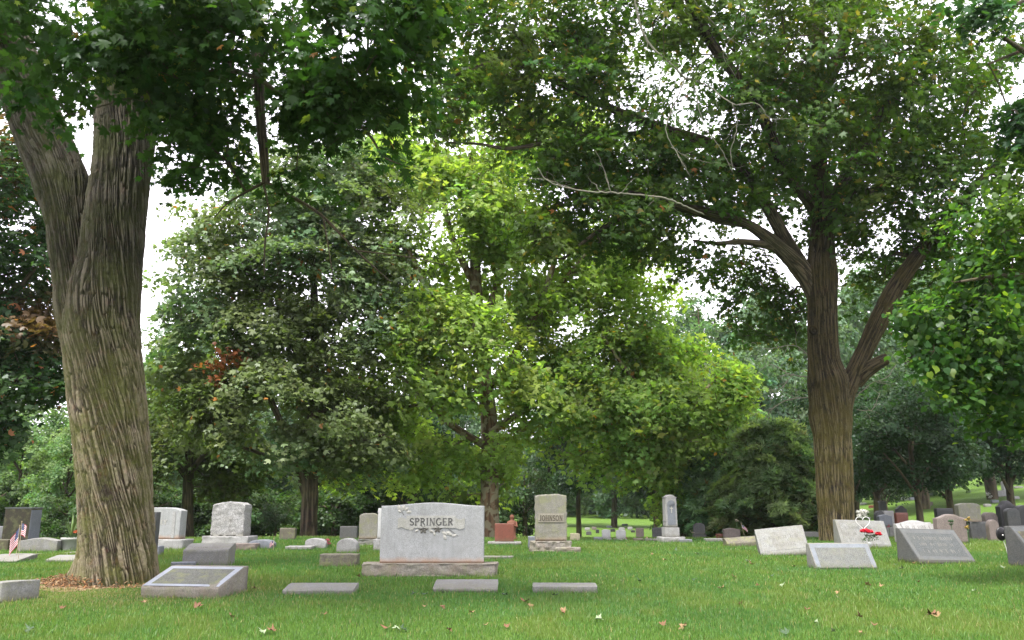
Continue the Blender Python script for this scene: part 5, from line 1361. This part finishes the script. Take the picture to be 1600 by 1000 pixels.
# round topped pillar
loc, w, h = put(1030, 1067, 841, 849, 21.8)
s = m_per_px(849, loc[1])
root = empty('pillar_monument', loc, (0, 0, .10), 'pale pillar monument with a rounded top and a carved cross', 'headstone')
link('base', slab_mesh('base', w, .55, 8 * s, G_LIGHT, rock=(.015, .015, .01), seed=1), root)
link('plinth', slab_mesh('plinth', 22.5 * s, .36, 14 * s, G_LIGHT, rr=.01, sink=0), root, (0, 0, 8 * s + .002))
sh = slab_mesh('shaft', 18.5 * s, .30, 50 * s, G_LIGHT, top=ROUND(.17), rr=.01, taper=.06, nx=25, nz=21, sink=0)
shf = link('shaft', sh, root, (0, 0, 22 * s + .004))
mb = MB(); mb.box((0, -.153, 20 * s), (6.2 * s, .006, 16 * s)); mb.lathe([(6.2 * s, -.006), (6.2 * s, .006)], 20); 
V = mb.v[-1]; mb.v[-1] = np.stack([V[:, 0], -.153 + V[:, 2], 36 * s + V[:, 1] * .9], -1)
mb.build('arched_panel', G_BLUE, shf)
mb = MB(); mb.box((0, -.163, 27 * s), (.7 * s, .004, 5 * s)); mb.box((0, -.1632, 29 * s), (2.6 * s, .0042, .7 * s)); mb.build('carved_cross', G_LETL, shf)
mb = MB()
for k in range(2): mb.box((0, 0, (8 + 36 * k + 2) * s * 1.0), (9.6 * s * (1 - .03 * k), .158, .5 * s))
mb.build('moulding', G_LIGHT, shf)
mb = MB()
for k in range(7): mb.box(((-7.6 + k * 2.5) * s, -.181, 8 * s), (.5 * s if k % 2 else .8 * s, .003, 2.6 * s))
mb.build('inscription', G_GREY, root)
foot(loc, w, .55)
simple('flat_marker', 'flat grey step right of the round topped pillar', 1060, 1080, 844, 849, G_BLUE, D=.35, Y=21.6, H=.08, cat='grave marker')

# ------------------------------------------------------------------ right background group
monument('headstone', 'small blue grey headstone with a curved top behind the pale slant marker', (1373, 1394, 804, 823), (1370, 1402, 823, 829), G_BLUE, G_GREY, D=.18, Db=.3, top=SERP(.12), Y=24.5, rockb=(.004, .004, .004))
simple('headstone', 'dark grey headstone directly behind the small blue grey curved one', 1369, 1383, 798, 826, G_DARK, D=.2, Y=28, top=OVAL(.2))
simple('headstone', 'pale grey square headstone behind the small blue grey curved one', 1382, 1397, 798, 826, G_LIGHT, D=.2, Y=29)
simple('headstone', 'narrow dark headstone by the forked trunk of the small tree', 1375, 1384, 783, 800, G_DARK, D=.25, Y=42)
simple('headstone', 'square red headstone left of the brown trunk', 1400, 1419, 801, 822, G_RED, D=.16, Y=26)
simple('headstone', 'dark weathered headstone rising behind the red square one', 1402, 1418, 790, 822, G_DARK, D=.2, Y=32, top=SERP(.1))
simple('headstone', 'wide pink granite headstone with a curved top right of the brown trunk', 1462, 1508, 803, 829, G_PINK, D=.22, Y=21.0, top=SERP(.14), rock=(.002, .01, .008), res=1.3)
simple('headstone', 'wide black headstone behind the pink granite headstone', 1463, 1489, 794, 815, G_BLACK, D=.2, Y=28)
monument('headstone', 'speckled grey headstone on a broad base right of the pink one', (1498, 1533, 786, 815), (1511, 1546, 815, 829), G_JOHN, G_DARK, D=.22, Db=.35, top=OVAL(.16), Y=23.0, rock=(.004, .012, .008))
simple('headstone', 'pinkish weathered headstone right of the speckled grey one', 1537, 1557, 800, 822, G_PINK, D=.25, Y=24.5, top=OVAL(.25), rock=(.01, .02, .02))
simple('headstone', 'small round topped pinkish grey stone in front of the dark headstones', 1543, 1559, 812, 828, G_PINK, D=.18, Y=22.0, top=OVAL(.4))
simple('headstone', 'tall black headstone with a peaked round top at the right', 1562, 1589, 782, 822, G_BLACK, D=.25, Y=25.5, top=SERP(.16))
simple('headstone', 'mossy dark stone standing in front of the tall black headstone', 1573, 1593, 794, 824, G_DARK, D=.2, Y=24.0, top=OVAL(.15))
simple('headstone', 'black headstone cut off by the right edge', 1590, 1618, 789, 824, G_BLACK, D=.25, Y=25.0, top=OVAL(.15))
simple('headstone', 'low black stone between the pinkish stones and the tall black headstone', 1552, 1572, 806, 824, G_BLACK, D=.25, Y=26.0)
simple('headstone', 'pale pillar stone far up on the right hillside', 1567, 1578, 752, 768, G_LIGHT, D=.5, top=OVAL(.1))
simple('headstone', 'broad pale headstone below the far pillar on the hillside', 1553, 1573, 766, 776, G_LIGHT, D=.4, top=OVAL(.3))

# small markers far out on the lawns
far = [(1364, 1380, 776, 780, G_WHITE, 'white flat marker in front of the small forked tree on the far lawn'), (1345, 1354, 786, 789, G_WHITE, 'white flat marker beside the ridged trunk on the far lawn'),
       (1358, 1367, 790, 794, G_RED, 'small reddish marker on the far lawn near the forked tree'), (1409, 1420, 778, 782, G_WHITE, 'white flat marker on the far lawn left of the brown trunk'),
       (1421, 1429, 778, 782, G_BLUE, 'bluish flat marker touching the brown trunk on the far lawn'), (1450, 1457, 785, 790, G_PINK, 'tiny pinkish marker right of the brown trunk on the far lawn'),
       (1549, 1560, 782, 786, G_BLUE, 'bluish flat marker on the hillside right of the black trunk'), (1585, 1598, 760, 763, G_GREY, 'grey flat marker at the top right of the hillside'),
       (1538, 1548, 788, 792, G_GREY, 'grey flat marker above the speckled headstone'), (1400, 1408, 770, 773, G_LIGHT, 'pale flat marker high on the far lawn left of the brown trunk'),
       (1580, 1592, 776, 780, G_LIGHT, 'pale flat marker above the tall black headstone'), (1351, 1360, 770, 773, G_LIGHT, 'pale flat marker high on the far lawn beside the ridged trunk'),
       (914, 922, 825, 829, G_LIGHT, 'pale headstone farthest left in the cluster on the distant lawn'), (916, 924, 831, 836, G_DARK, 'dark low stone nearest in the cluster on the distant lawn'),
       (925, 932, 824, 828, G_PINK, 'pinkish stone in the cluster on the distant lawn'), (931, 936, 828, 833, G_BLACK, 'black small stone in the cluster on the distant lawn'),
       (948, 956, 822, 825, G_BLUE, 'bluish flat stone in the middle of the distant lawn'), (954, 961, 827, 831, G_BLACK, 'black stone left of centre on the distant lawn'),
       (967, 976, 825, 829, G_LIGHT, 'pale topped stone in the middle of the distant lawn'), (969, 975, 830, 833, G_DARK, 'dark stone just below the pale topped one on the distant lawn'),
       (981, 988, 824, 828, G_LIGHT, 'pale stone on the right of the distant lawn'), (986, 992, 829, 832, G_BLACK, 'black stone near the reddish headstone on the distant lawn'),
       (972, 981, 819, 821, G_BLUE, 'bluish slab on the upper part of the distant lawn'), (845, 850, 834, 839, G_DARK, 'dark stone just behind the left foot of the narrow upright monument'),
       (829, 833, 834, 842, G_BLACK, 'small black rounded stone between the red headstone and the narrow monument')]
for x0, x1, yt, yb, mt, lab in far:
    yb = max(yb, yt + 3)
    loc = hit((x0 + x1) / 2, yb)
    if loc[1] < 30: loc = at((x0 + x1) / 2, yb, 60); 
    Yq = max(loc[1], 30)
    s = m_per_px(yb, Yq); x = loc[0]
    o = link('headstone', slab_mesh('headstone', (x1 - x0) * s, .3, max(.12, (yb - yt) * s * 1.15), mt, top=OVAL(.15), rr=.02, nx=7, ny=3, nz=5), None, (x, Yq, tz(x, Yq)))
    tag(o, lab, 'headstone', 'small stones on the far lawns')

# ------------------------------------------------------------------ flowers, flags and ornaments
def blossom(mb, c, r, rng, n=14, mi=0):
    for k in range(n):
        d = unit(rng.normal(size=3)); d[2] = abs(d[2]) * .8 + .1; d = unit(d)
        a = np.cross(d, [0, 0, 1.0]) if abs(d[2]) < .95 else np.array([1.0, 0, 0]); a = unit(a); b = np.cross(d, a)
        o_ = np.array(c) + d * r * .45
        V = [o_ - a * r * .1, o_ + a * r * .45 + d * r * .2, o_ + d * r * .7 + b * r * .15, o_ - a * r * .45 + d * r * .25, o_ + b * r * .4 + d * r * .1, o_ - b * r * .4 + d * r * .1]
        mb.add(V, [[0, 4, 1, 2], [0, 2, 3, 5]], mi)
def leafy(mb, c, r, n, rng, mi=0, up=.6):
    for k in range(n):
        d = unit(rng.normal(size=3) + np.array([0, 0, up])); a = unit(np.cross(d, rng.normal(size=3))); p = np.array(c) + d * r * rng.uniform(.1, .7); L = r * rng.uniform(.4, .7)
        mb.add([p, p + d * L * .5 + a * L * .22, p + d * L, p + d * L * .5 - a * L * .22], [[0, 1, 2, 3]], mi)
M_RED = plain('petal_red', (.95, .02, .06), .5); M_WHT = plain('petal_white', (1.0, 1.0, .9), .6); M_PNK = plain('petal_pink', (.62, .12, .16), .6)
M_YEL = plain('petal_yellow', (.70, .48, .10), .6); M_GRN = plain('stem_green', (.05, .12, .025), .6); M_WIRE = plain('wire_white', (1.0, 1.0, .98), .4)
M_BLK = plain('plastic_black', (.015, .015, .016), .35); M_POT = plain('concrete_pot', (.40, .41, .37), .85); M_ORG = plain('petal_orange', (.65, .13, .03), .6)
M_GLS = plain('vase_grey', (.35, .37, .36), .3); M_WOOD = plain('stick_wood', (.45, .36, .22), .7); M_CREAM = plain('petal_cream', (.70, .62, .42), .6)
rq = np.random.default_rng(17)
# red roses in a vase
p = hit(1359, 858); s = m_per_px(850, p[1])
root = empty('rose_bouquet', p, label='four red roses with dark leaves in a slim vase before the pale slant marker', cat='flowers')
mb = MB(); mb.lathe([(1.6 * s, -.02), (1.9 * s, 1 * s), (2.4 * s, 6 * s), (3.2 * s, 11 * s), (2.9 * s, 11 * s)], 16); mb.build('vase', M_GLS, root, True)
heads = [(-6.5, 26.5), (-3, 26), (2.3, 25), (15.5, 22)]
ms_ = MB()
for hx_, hz_ in heads:
    mb = MB(); c = np.array([hx_ * s, rq.uniform(-.03, .03), hz_ * s])
    for q in range(3): blossom(mb, c, (.078 - .014 * q), rq, 30)
    mb.build('rose', M_RED, root, True)
    ms_.tube([(0, 0, 9 * s), (hx_ * s * .5, c[1], 17 * s), c], .004, 5)
ms_.build('stem', M_GRN, root)
mb = MB()
for cx_, cz_ in ((-3, 18), (2, 16), (6, 18), (10, 17), (-8, 12), (12, 19), (0, 20)): leafy(mb, (cx_ * s, 0, cz_ * s), .08, 26, rq)
mb.build('foliage', M_GRN, root)
# heart shaped wire
p = hit(1356, 856); Yh = p[1] + .02; s = m_per_px(830, Yh)
root = empty('heart_wire', (p[0], Yh + .12, tz(p[0], Yh)), label='white heart shaped wire ornament above the red roses', cat='ornament')
th = np.linspace(-math.pi, math.pi, 60)
hx_ = 16 * np.sin(th) ** 3; hz_ = 13 * np.cos(th) - 5 * np.cos(2 * th) - 2 * np.cos(3 * th) - np.cos(4 * th)
z0 = at(1356, 816, Yh + .12)[2] - tz(p[0], Yh)
mb = MB(); mb.tube(np.stack([hx_ / 16 * 11 * s, 0 * hx_, z0 + hz_ / 16 * 11 * s], -1), .0065, 7, cap=False); mb.build('heart_loop', M_WIRE, root, True)
mb = MB(); mb.tube([(0, 0, -.1), (0, 0, z0 - 11.5 * s)], .005, 6); mb.build('stake', M_WIRE, root)
def bouquet(name, label, px, py, Y, rp, mat, n=6, green=16, pot=None, gmat=None, on=None, rootz=None):
    b = at(px, py, Y); g = tz(b[0], Y); s = m_per_px(py, Y)
    root = empty(name, (b[0], Y, g if rootz is None else rootz), label=label, cat='flowers')
    hz = b[2] - (g if rootz is None else rootz)
    mb = MB()
    for k in range(n):
        an = rq.random() * 6.28; rr = rp * s * rq.random() ** .5 * .8
        c_ = (math.cos(an) * rr, math.sin(an) * rr * .6, hz + rq.uniform(-.6, .6) * rp * s)
        blossom(mb, c_, rp * s * .5, rq, 14)
    mb.build('blossom', mat, root, True)
    mb = MB(); leafy(mb, (0, 0, hz - rp * s * .5), rp * s * 1.3, green, rq); mb.build('foliage', gmat or M_GRN, root)
    mb = MB()
    mb.tube([(0, 0, -.02), (0, 0, hz - rp * s * .3)], .008 if not pot else pot * s, 8); mb.build('stake' if not pot else 'pot', M_GRN if not pot else M_POT, root)
    return root
bouquet('flower_spray', 'white silk flowers with a dark bow against the ridged trunk above the pale slant marker', 1347, 804, YB - .72, 8.5, M_WHT, 24, 16, gmat=M_BLK)
bouquet('flower_spray', 'single pink flower before the small blue grey curved headstone', 1389, 822, 24.0, 3.4, M_PNK, 3, 6)
bouquet('flower_spray', 'yellow flowers hanging at the right end of the pink headstone', 1511, 812, 20.8, 4.5, M_YEL, 6, 10)
bouquet('flower_spray', 'tan yellow flowers low at the right end of the pink headstone', 1511, 825, 20.7, 4.2, M_YEL, 5, 10)
bouquet('flower_spray', 'dull brown bouquet lying before the pink headstone', 1486, 817, 20.4, 5, M_MOSSF if 'M_MOSSF' in globals() else M_GRN, 5, 10)
bouquet('flower_spray', 'cream flower left of the right hand white headstone', 960, 842, 22.5, 2.2, M_CREAM, 3, 6, gmat=M_BLK)
bouquet('flower_spray', 'pink flower right of the right hand white headstone', 980, 841, 22.5, 2.0, M_PNK, 3, 6)
bouquet('flower_spray', 'yellow flowers left of the grey rounded headstone by the slim plane trunk', 1081, 831, 25.6, 3, M_CREAM, 5, 6)
bouquet('flower_spray', 'pale peach flowers high among the juniper branches', 1151, 814, 24.3, 3.4, M_CREAM, 6, 4)
bouquet('flower_spray', 'red and pink flowers among the low stones left of centre', 513, 847, 19.5, 5, M_PNK, 7, 14)
bouquet('flower_spray', 'white flowers far up on the right hillside', 1545, 775, 78, 5, M_WHT, 6, 4)
bouquet('flower_spray', 'orange flowers low on the lawn between the reddish stone and the pillar', 999, 843, 26, 2.6, M_ORG, 4, 8)
# planter
loc, w, h = put(95, 122, 840, 860); s = m_per_px(860, loc[1])
root = empty('planter', loc, label='round concrete planter with spiky grass and a red flower left of the mossy trunk', cat='planter')
mb = MB(); mb.lathe([(9.5 * s, -.03), (10 * s, 0), (12.6 * s, 15.5 * s), (14 * s, 16 * s), (14 * s, 19.5 * s), (12.4 * s, 19.5 * s), (12 * s, 17 * s)], 28); mb.build('pot', M_POT, root, True)
mb = MB()
for k in range(22):
    an = rq.random() * 6.28; ln = rq.uniform(22, 44) * s; sp_ = rq.uniform(.12, .6)
    d = np.array([math.cos(an) * sp_, math.sin(an) * sp_, 1]); q0 = np.array([0, 0, 18 * s]); w_ = np.array([-math.sin(an), math.cos(an), 0]) * .012
    m_ = q0 + d * ln * .55; e_ = q0 + d * ln + np.array([math.cos(an), math.sin(an), -.5]) * ln * .12 * sp_
    mb.add([q0 - w_, q0 + w_, m_ + w_, m_ - w_, e_], [[0, 1, 2, 3], [3, 2, 4]])
mb.build('spiky_grass', plain('blade_lime', (.14, .24, .05), .5), root)
mb = MB()
for k in range(5): leafy(mb, (rq.uniform(-9, 9) * s, rq.uniform(-6, 6) * s, 19 * s), .10, 26, rq)
mb.build('foliage', M_GRN, root)
mb = MB(); blossom(mb, (9.5 * s, -.08, 27 * s), .055, rq, 24); blossom(mb, (12 * s, -.05, 28.5 * s), .05, rq, 20); mb.build('red_flower', M_ORG, root, True)
foot(loc, 20 * s, 20 * s)
# flags
M_FR = plain('flag_red', (.52, .03, .05), .7); M_FW = plain('flag_white', (.75, .74, .76), .7); M_FB = plain('flag_blue', (.03, .045, .14), .7)
def flag(label, px0, py0, px1, py1, Y, wpx, hpx, droop, name='flag', folds=1.0, az=0.0):
    """stick from (px0,py0) at the ground to (px1,py1); cloth hangs from the stick top"""
    a = at(px0, py0, Y); b = at(px1, py1, Y); s = m_per_px(py0, Y)
    root = empty(name, (a[0], Y, tz(a[0], Y)), label=label, cat='flag')
    A = np.array([0, 0, -.05]); Bp = np.array([b[0] - a[0], 0, b[2] - tz(a[0], Y)])
    mb = MB(); mb.tube([A, Bp], .005, 6); mb.lathe([(.001, -.01), (.009, 0), (.009, .012), (.001, .03)], 8, c=Bp); mb.build('stick', M_WOOD, root)
    nu, nv = 12, 26; V = []; d = unit((A - Bp)[None])[0]
    out = unit(np.array([[-math.cos(az), -.25, -droop]]))[0]
    for i in range(nu + 1):
        for j in range(nv + 1):
            u, v = i / nu, j / nv
            p_ = Bp + d * (.02 + v * hpx * s) + out * u * wpx * s + np.array([0, math.sin(u * 5 * folds + v) * .03 * u, -.04 * u * u])
            V.append(p_)
    mb = MB(); Fs, mi = [], []
    for i in range(nu):
        for j in range(nv):
            Fs.append([i * (nv + 1) + j, (i + 1) * (nv + 1) + j, (i + 1) * (nv + 1) + j + 1, i * (nv + 1) + j + 1])
            canton = i < nu * .42 and j < nv * 7 / 13
            mi.append(2 if canton else (0 if (j * 13 // nv) % 2 == 0 else 1))
    mb.v.append(np.array(V)); mb.f = Fs; mb.m = mi; mb.n = len(V)
    # stars as tiny raised diamonds on the canton
    V = np.array(V).reshape(nu + 1, nv + 1, 3)
    for i in range(5):
        for j in range(4):
            c = V[min(nu, i), 1 + j * 3]; n_ = .0035
            for sgn in (-.004, .004):
                cc = c + np.array([.006, sgn, -.004]); mb.add([cc + [n_, 0, 0], cc + [0, 0, n_], cc - [n_, 0, 0], cc - [0, 0, n_]], [[0, 1, 2, 3]], 1)
    mb.build('cloth', [M_FR, M_FW, M_FB], root)
    return root
flag('small american flag hanging slack on the left of the pair beside the curved grey stone', 27, 860, 31, 822, 16.6, 18, 26, 1.6)
flag('small american flag on the right of the pair with its stripes spread', 31, 858, 34, 816, 16.3, 10, 18, .1, az=math.pi, folds=.6)
flag('tiny pink faded flag among the low oval stones', 427, 858, 428, 842, 18.5, 6, 7, .5)
flag('small american flag leaning among the juniper branches', 1165, 842, 1158, 818, 23.2, 9, 6, .6, az=math.pi)
# black disc on a stick
p = hit(1578, 878); s = m_per_px(860, p[1])
root = empty('disc_stake', p, label='black round disc on a thin white stick at the right edge', cat='garden stake')
zt = at(1569, 834, p[1])[2] - p[2]
mb = MB(); mb.lathe([(.001, -.012), (6.4 * s, -.01), (8.2 * s, 0), (6.4 * s, .01), (2 * s, .02), (.001, .025)], 24)
V = mb.v[-1]; mb.v[-1] = np.stack([V[:, 0] - 9 * s, -V[:, 2] - .02, zt + V[:, 1] * 1.3], -1); mb.build('disc', M_BLK, root, True)
mb = MB(); mb.tube([(0, 0, -.06), (-3 * s, 0, zt * .5), (-7.5 * s, 0, zt - 4 * s)], .006, 6); mb.build('stick', M_WIRE, root)
mb = MB(); mb.lathe([(.001, -.01), (.016, 0), (.001, .012)], 10); V = mb.v[-1]; mb.v[-1] = np.stack([V[:, 0] - 8.2 * s, -V[:, 2] - .055, zt + V[:, 1] - 2 * s], -1); mb.build('hub', M_WIRE, root, True)
# figurines
def figure(label, px, pt, pb, Y, mat, mount=None):
    loc, w, h = put(px - 4, px + 4, pt, pb, Y)
    if mount is not None: loc = (loc[0], loc[1], mount); h = at(px, pt, Y)[2] - mount
    mb = MB(); k = h
    mb.lathe([(k * .20, 0), (k * .22, k * .05), (k * .16, k * .12), (k * .15, k * .4), (k * .19, k * .6), (k * .16, k * .74), (k * .05, k * .8), (k * .09, k * .86), (k * .095, k * .92), (k * .05, k * .99), (.001, k)], 14)
    for sx in (-1, 1): mb.tube([(sx * k * .15, 0, k * .7), (sx * k * .2, -k * .1, k * .52), (sx * k * .03, -k * .2, k * .58)], [k * .055, k * .05, k * .03], 7)
    o = mb.build('statuette', mat, None, True, loc); return tag(o, label, 'statuette')
figure('small terracotta figure standing behind the right corner of the red headstone', 800, 804, 850, 22.4, plain('terracotta', (.20, .07, .035), .8))
figure('small pale pink figure between the reddish stone and the round topped pillar', 1011, 838, 850, 23.0, plain('pink_plaster', (.50, .30, .24), .8))

# ------------------------------------------------------------------ fallen leaves and wood chips
LEAFM = [plain('dry_leaf_brown', (.20, .09, .04), .8, var=.35), plain('dry_leaf_tan', (.32, .20, .09), .8, var=.3), plain('fallen_leaf_pale_green', (.28, .36, .20), .7), plain('fallen_leaf_dark_green', (.04, .09, .03), .7)]
def leaf_obj(mi, rng, big):
    V0, F0 = LEAF_NEAR
    r = np.hypot(V0[:, 0], V0[:, 1]); a = rng.uniform(0, 6.28)
    V = V0.copy(); V[:, 2] = .75 * (V0[:, 0] * math.cos(a) + V0[:, 1] * math.sin(a)) ** 2 + .25 * np.sin(V0[:, 0] * 4 + a) * r + .1
    me = mesh_grid('fallen_leaf', V * big, F0, LEAFM[mi], smooth=False)
    return me
kinds = [leaf_obj(k % 4, np.random.default_rng(200 + k), .055) for k in range(8)]
names_ = ['dry brown curled maple leaf lying on the mown grass', 'dry tan curled maple leaf lying on the mown grass', 'pale green upturned maple leaf lying on the mown grass', 'dark green fallen maple leaf lying on the mown grass']
spots = [(225, 946, 1), (306, 953, 0), (822, 945, 0), (824, 950, 1), (665, 952, 1), (690, 953, 0), (735, 962, 1), (1148, 905, 1), (1355, 918, 1), (1378, 920, 1), (1310, 930, 1), (1222, 918, 2), (1262, 957, 0), (1345, 970, 1), (1130, 922, 1), (1185, 919, 0), (1038, 878, 1), (1020, 869, 1), (1175, 885, 0),
         (1172, 880, 2), (1240, 888, 1), (1457, 966, 0), (1466, 968, 1), (1275, 978, 2), (1066, 983, 0), (1070, 985, 1), (1035, 982, 0), (935, 973, 2), (790, 934, 3), (792, 985, 0), (865, 935, 3), (647, 932, 3), (664, 933, 3), (620, 988, 2), (606, 987, 0), (628, 989, 3), (760, 982, 1), (1000, 911, 3), (1083, 909, 3), (1055, 862, 3),
         (1090, 868, 2), (1290, 862, 3), (1410, 892, 2), (1400, 886, 3), (1570, 890, 2), (1500, 880, 1), (1495, 876, 0), (1430, 882, 0), (1523, 927, 2), (1434, 913, 1), (1160, 946, 1), (1345, 995, 1), (1365, 982, 0), (880, 963, 0), (1230, 995, 3), (1303, 993, 2), (412, 993, 2), (425, 992, 0), (360, 968, 1), (500, 925, 2), (397, 924, 1), (560, 905, 1), (95, 955, 0), (48, 990, 3), (505, 965, 0), (1205, 903, 3), (880, 960, 1), (700, 990, 0)]
MARKS = [(60, 985, 'in the lower left corner'), (225, 945, 'below the huge mossy trunk'), (320, 950, 'below the white bordered slant marker'), (420, 990, 'at the bottom edge left of centre'), (500, 920, 'near the lone pale flat marker'),
         (655, 945, 'below the left half of the widest headstone'), (740, 965, 'below the flat marker at the foot of the widest headstone'), (620, 990, 'at the bottom edge below the widest headstone'), (800, 990, 'at the bottom edge near the middle'), (822, 945, 'below the thin flat marker'), (880, 965, 'in the open lawn right below the thin flat marker'),
         (935, 975, 'near the bottom edge right of the middle'), (1030, 870, 'on the lawn in front of the round topped pillar'), (1040, 910, 'in the middle of the open lawn'), (1060, 985, 'at the bottom edge right of centre'), (1170, 890, 'in front of the leaning light grey slant marker'),
         (1170, 930, 'in the open lawn below the leaning slant marker'), (1250, 980, 'near the bottom edge below the blue grey slant marker'), (1330, 925, 'just below the blue grey slant marker'), (1360, 980, 'near the bottom edge below the red roses'), (1410, 890, 'between the red roses and the large dark slant marker'),
         (1460, 965, 'in the lower right of the lawn'), (1500, 880, 'at the foot of the large dark slant marker'), (1530, 925, 'below the black disc stake'), (1290, 862, 'beside the ridged trunk on the right')]
def scatter_leaves():
    rng = np.random.default_rng(7)
    cname = ['brown', 'tan', 'pale green', 'dark green']
    cell = {}
    for px, py, c in spots:
        m = min(range(len(MARKS)), key=lambda i: math.hypot(px - MARKS[i][0], (py - MARKS[i][1]) * 1.3))
        cell.setdefault((c, m), []).append((px, py))
    for (px, py, c) in spots:
        m = min(range(len(MARKS)), key=lambda i: math.hypot(px - MARKS[i][0], (py - MARKS[i][1]) * 1.3))
        same = sorted(cell[(c, m)]); lab = cname[c] + ' fallen leaf ' + MARKS[m][2]
        if len(same) == 2: lab = ('left ' if same[0] == (px, py) else 'right ') + lab
        elif len(same) > 2: lab = ['leftmost ', 'second from left ', 'third from left ', 'fourth from left ', 'fifth from left '][same.index((px, py))] + lab
        p = hit(px, py)
        o = link('fallen_leaf', kinds[c + 4 * int(rng.random() < .5)], None, (p[0], p[1], p[2] + .035), (rng.normal(0, .35), rng.normal(0, .35), rng.uniform(0, 6.28)))
        sc_ = rng.uniform(.7, 1.35) * (1.5 if (px, py) in ((306, 953), (822, 945), (1457, 966)) else 1); o.scale = (sc_, sc_, sc_)
        tag(o, lab, 'leaf', 'fallen maple leaves on the grass')
scatter_leaves()
def chips():
    rng = np.random.default_rng(3); mb = MB()
    x0, y0 = TRUNK_A[0], TRUNK_A[1]
    for k in range(1750):
        if k < 1300: an = rng.normal(math.pi + .55, .42); rr = abs(rng.normal(.62, .20))
        else: an = rng.uniform(math.pi * .9, math.pi * 2.1); rr = rng.uniform(.45, .8)
        x = x0 + math.cos(an) * rr * 1.35; y = y0 + math.sin(an) * rr * .95
        pile = max(0, .16 - .22 * abs(rr - .55)) * (1 if k < 1300 else .12)
        z = tz(x, y) + rng.uniform(0, 1) * pile + .008
        L = rng.uniform(.008, .032); R = np.array(Euler((rng.normal(0, .5), rng.normal(0, .5), rng.uniform(0, 3.14))).to_matrix())
        mb.box((x, y, z), (L, L * rng.uniform(.15, .4), .003), R, mi=int(rng.integers(0, 3)))
    o = mb.build('wood_chips', [plain('chip_orange', (.36, .17, .06), .9, var=.3), plain('chip_tan', (.34, .23, .12), .9, var=.3), plain('chip_brown', (.22, .11, .05), .9, var=.3)])
    tag(o, 'orange brown crumbled wood round the foot of the huge maple', 'wood chips', kind='stuff')
chips()
# bare earth sheet below the chips
def soil():
    n = 40; r = np.linspace(0, 1, 14); th = np.arange(n) * 2 * math.pi / n
    V = []
    for q in r:
        k = q * (.82 + .18 * np.sin(th * 3 + 1) + .1 * np.sin(th * 7))
        x = TRUNK_A[0] - .3 + k * 1.35 * np.cos(th); y = TRUNK_A[1] - .2 + k * .85 * np.sin(th)
        V.append(np.stack([x, y, terrain(x, y) + .006 * (1 - q) + .002], -1))
    Q = [[i * n + j, i * n + (j + 1) % n, (i + 1) * n + (j + 1) % n, (i + 1) * n + j] for i in range(len(r) - 1) for j in range(n)]
    m, t, out = nt('bare_soil'); p = N(t, 'ShaderNodeBsdfPrincipled', i_Roughness=1.0); co = N(t, 'ShaderNodeTexCoord')
    a = noise(t, co.outputs['Object'], 9, 5, .7); c = mixc(t, ramp(t, a, [(.35, 0.0), (.65, 1.0)]), (.10, .075, .035), (.26, .17, .085)); t.links.new(c, p.inputs['Base Color'])
    t.links.new(bump(t, noise(t, co.outputs['Object'], 50, 3), .02), p.inputs['Normal']); t.links.new(p.outputs[0], out.inputs[0])
    tag(link('bare_earth', mesh_grid('bare_earth', np.concatenate(V), Q, m, smooth=True)), kind='structure')
soil()
build_grass()
# ------------------------------------------------------------------ thin summer haze in the air
def haze(density):
    mb = MB(); mb.box((0, 200, 24), (420, 290, 28))
    m, t, out = nt('humid_air'); v = N(t, 'ShaderNodeVolumePrincipled', i_Density=density, i_Anisotropy=.3)
    v.inputs['Color'].default_value = (.90, .95, 1.0, 1)
    t.links.new(v.outputs[0], out.inputs['Volume'])
    tag(mb.build('haze', m), 'thin pale summer haze hanging between the trees', 'haze', kind='stuff')
haze(.00022)
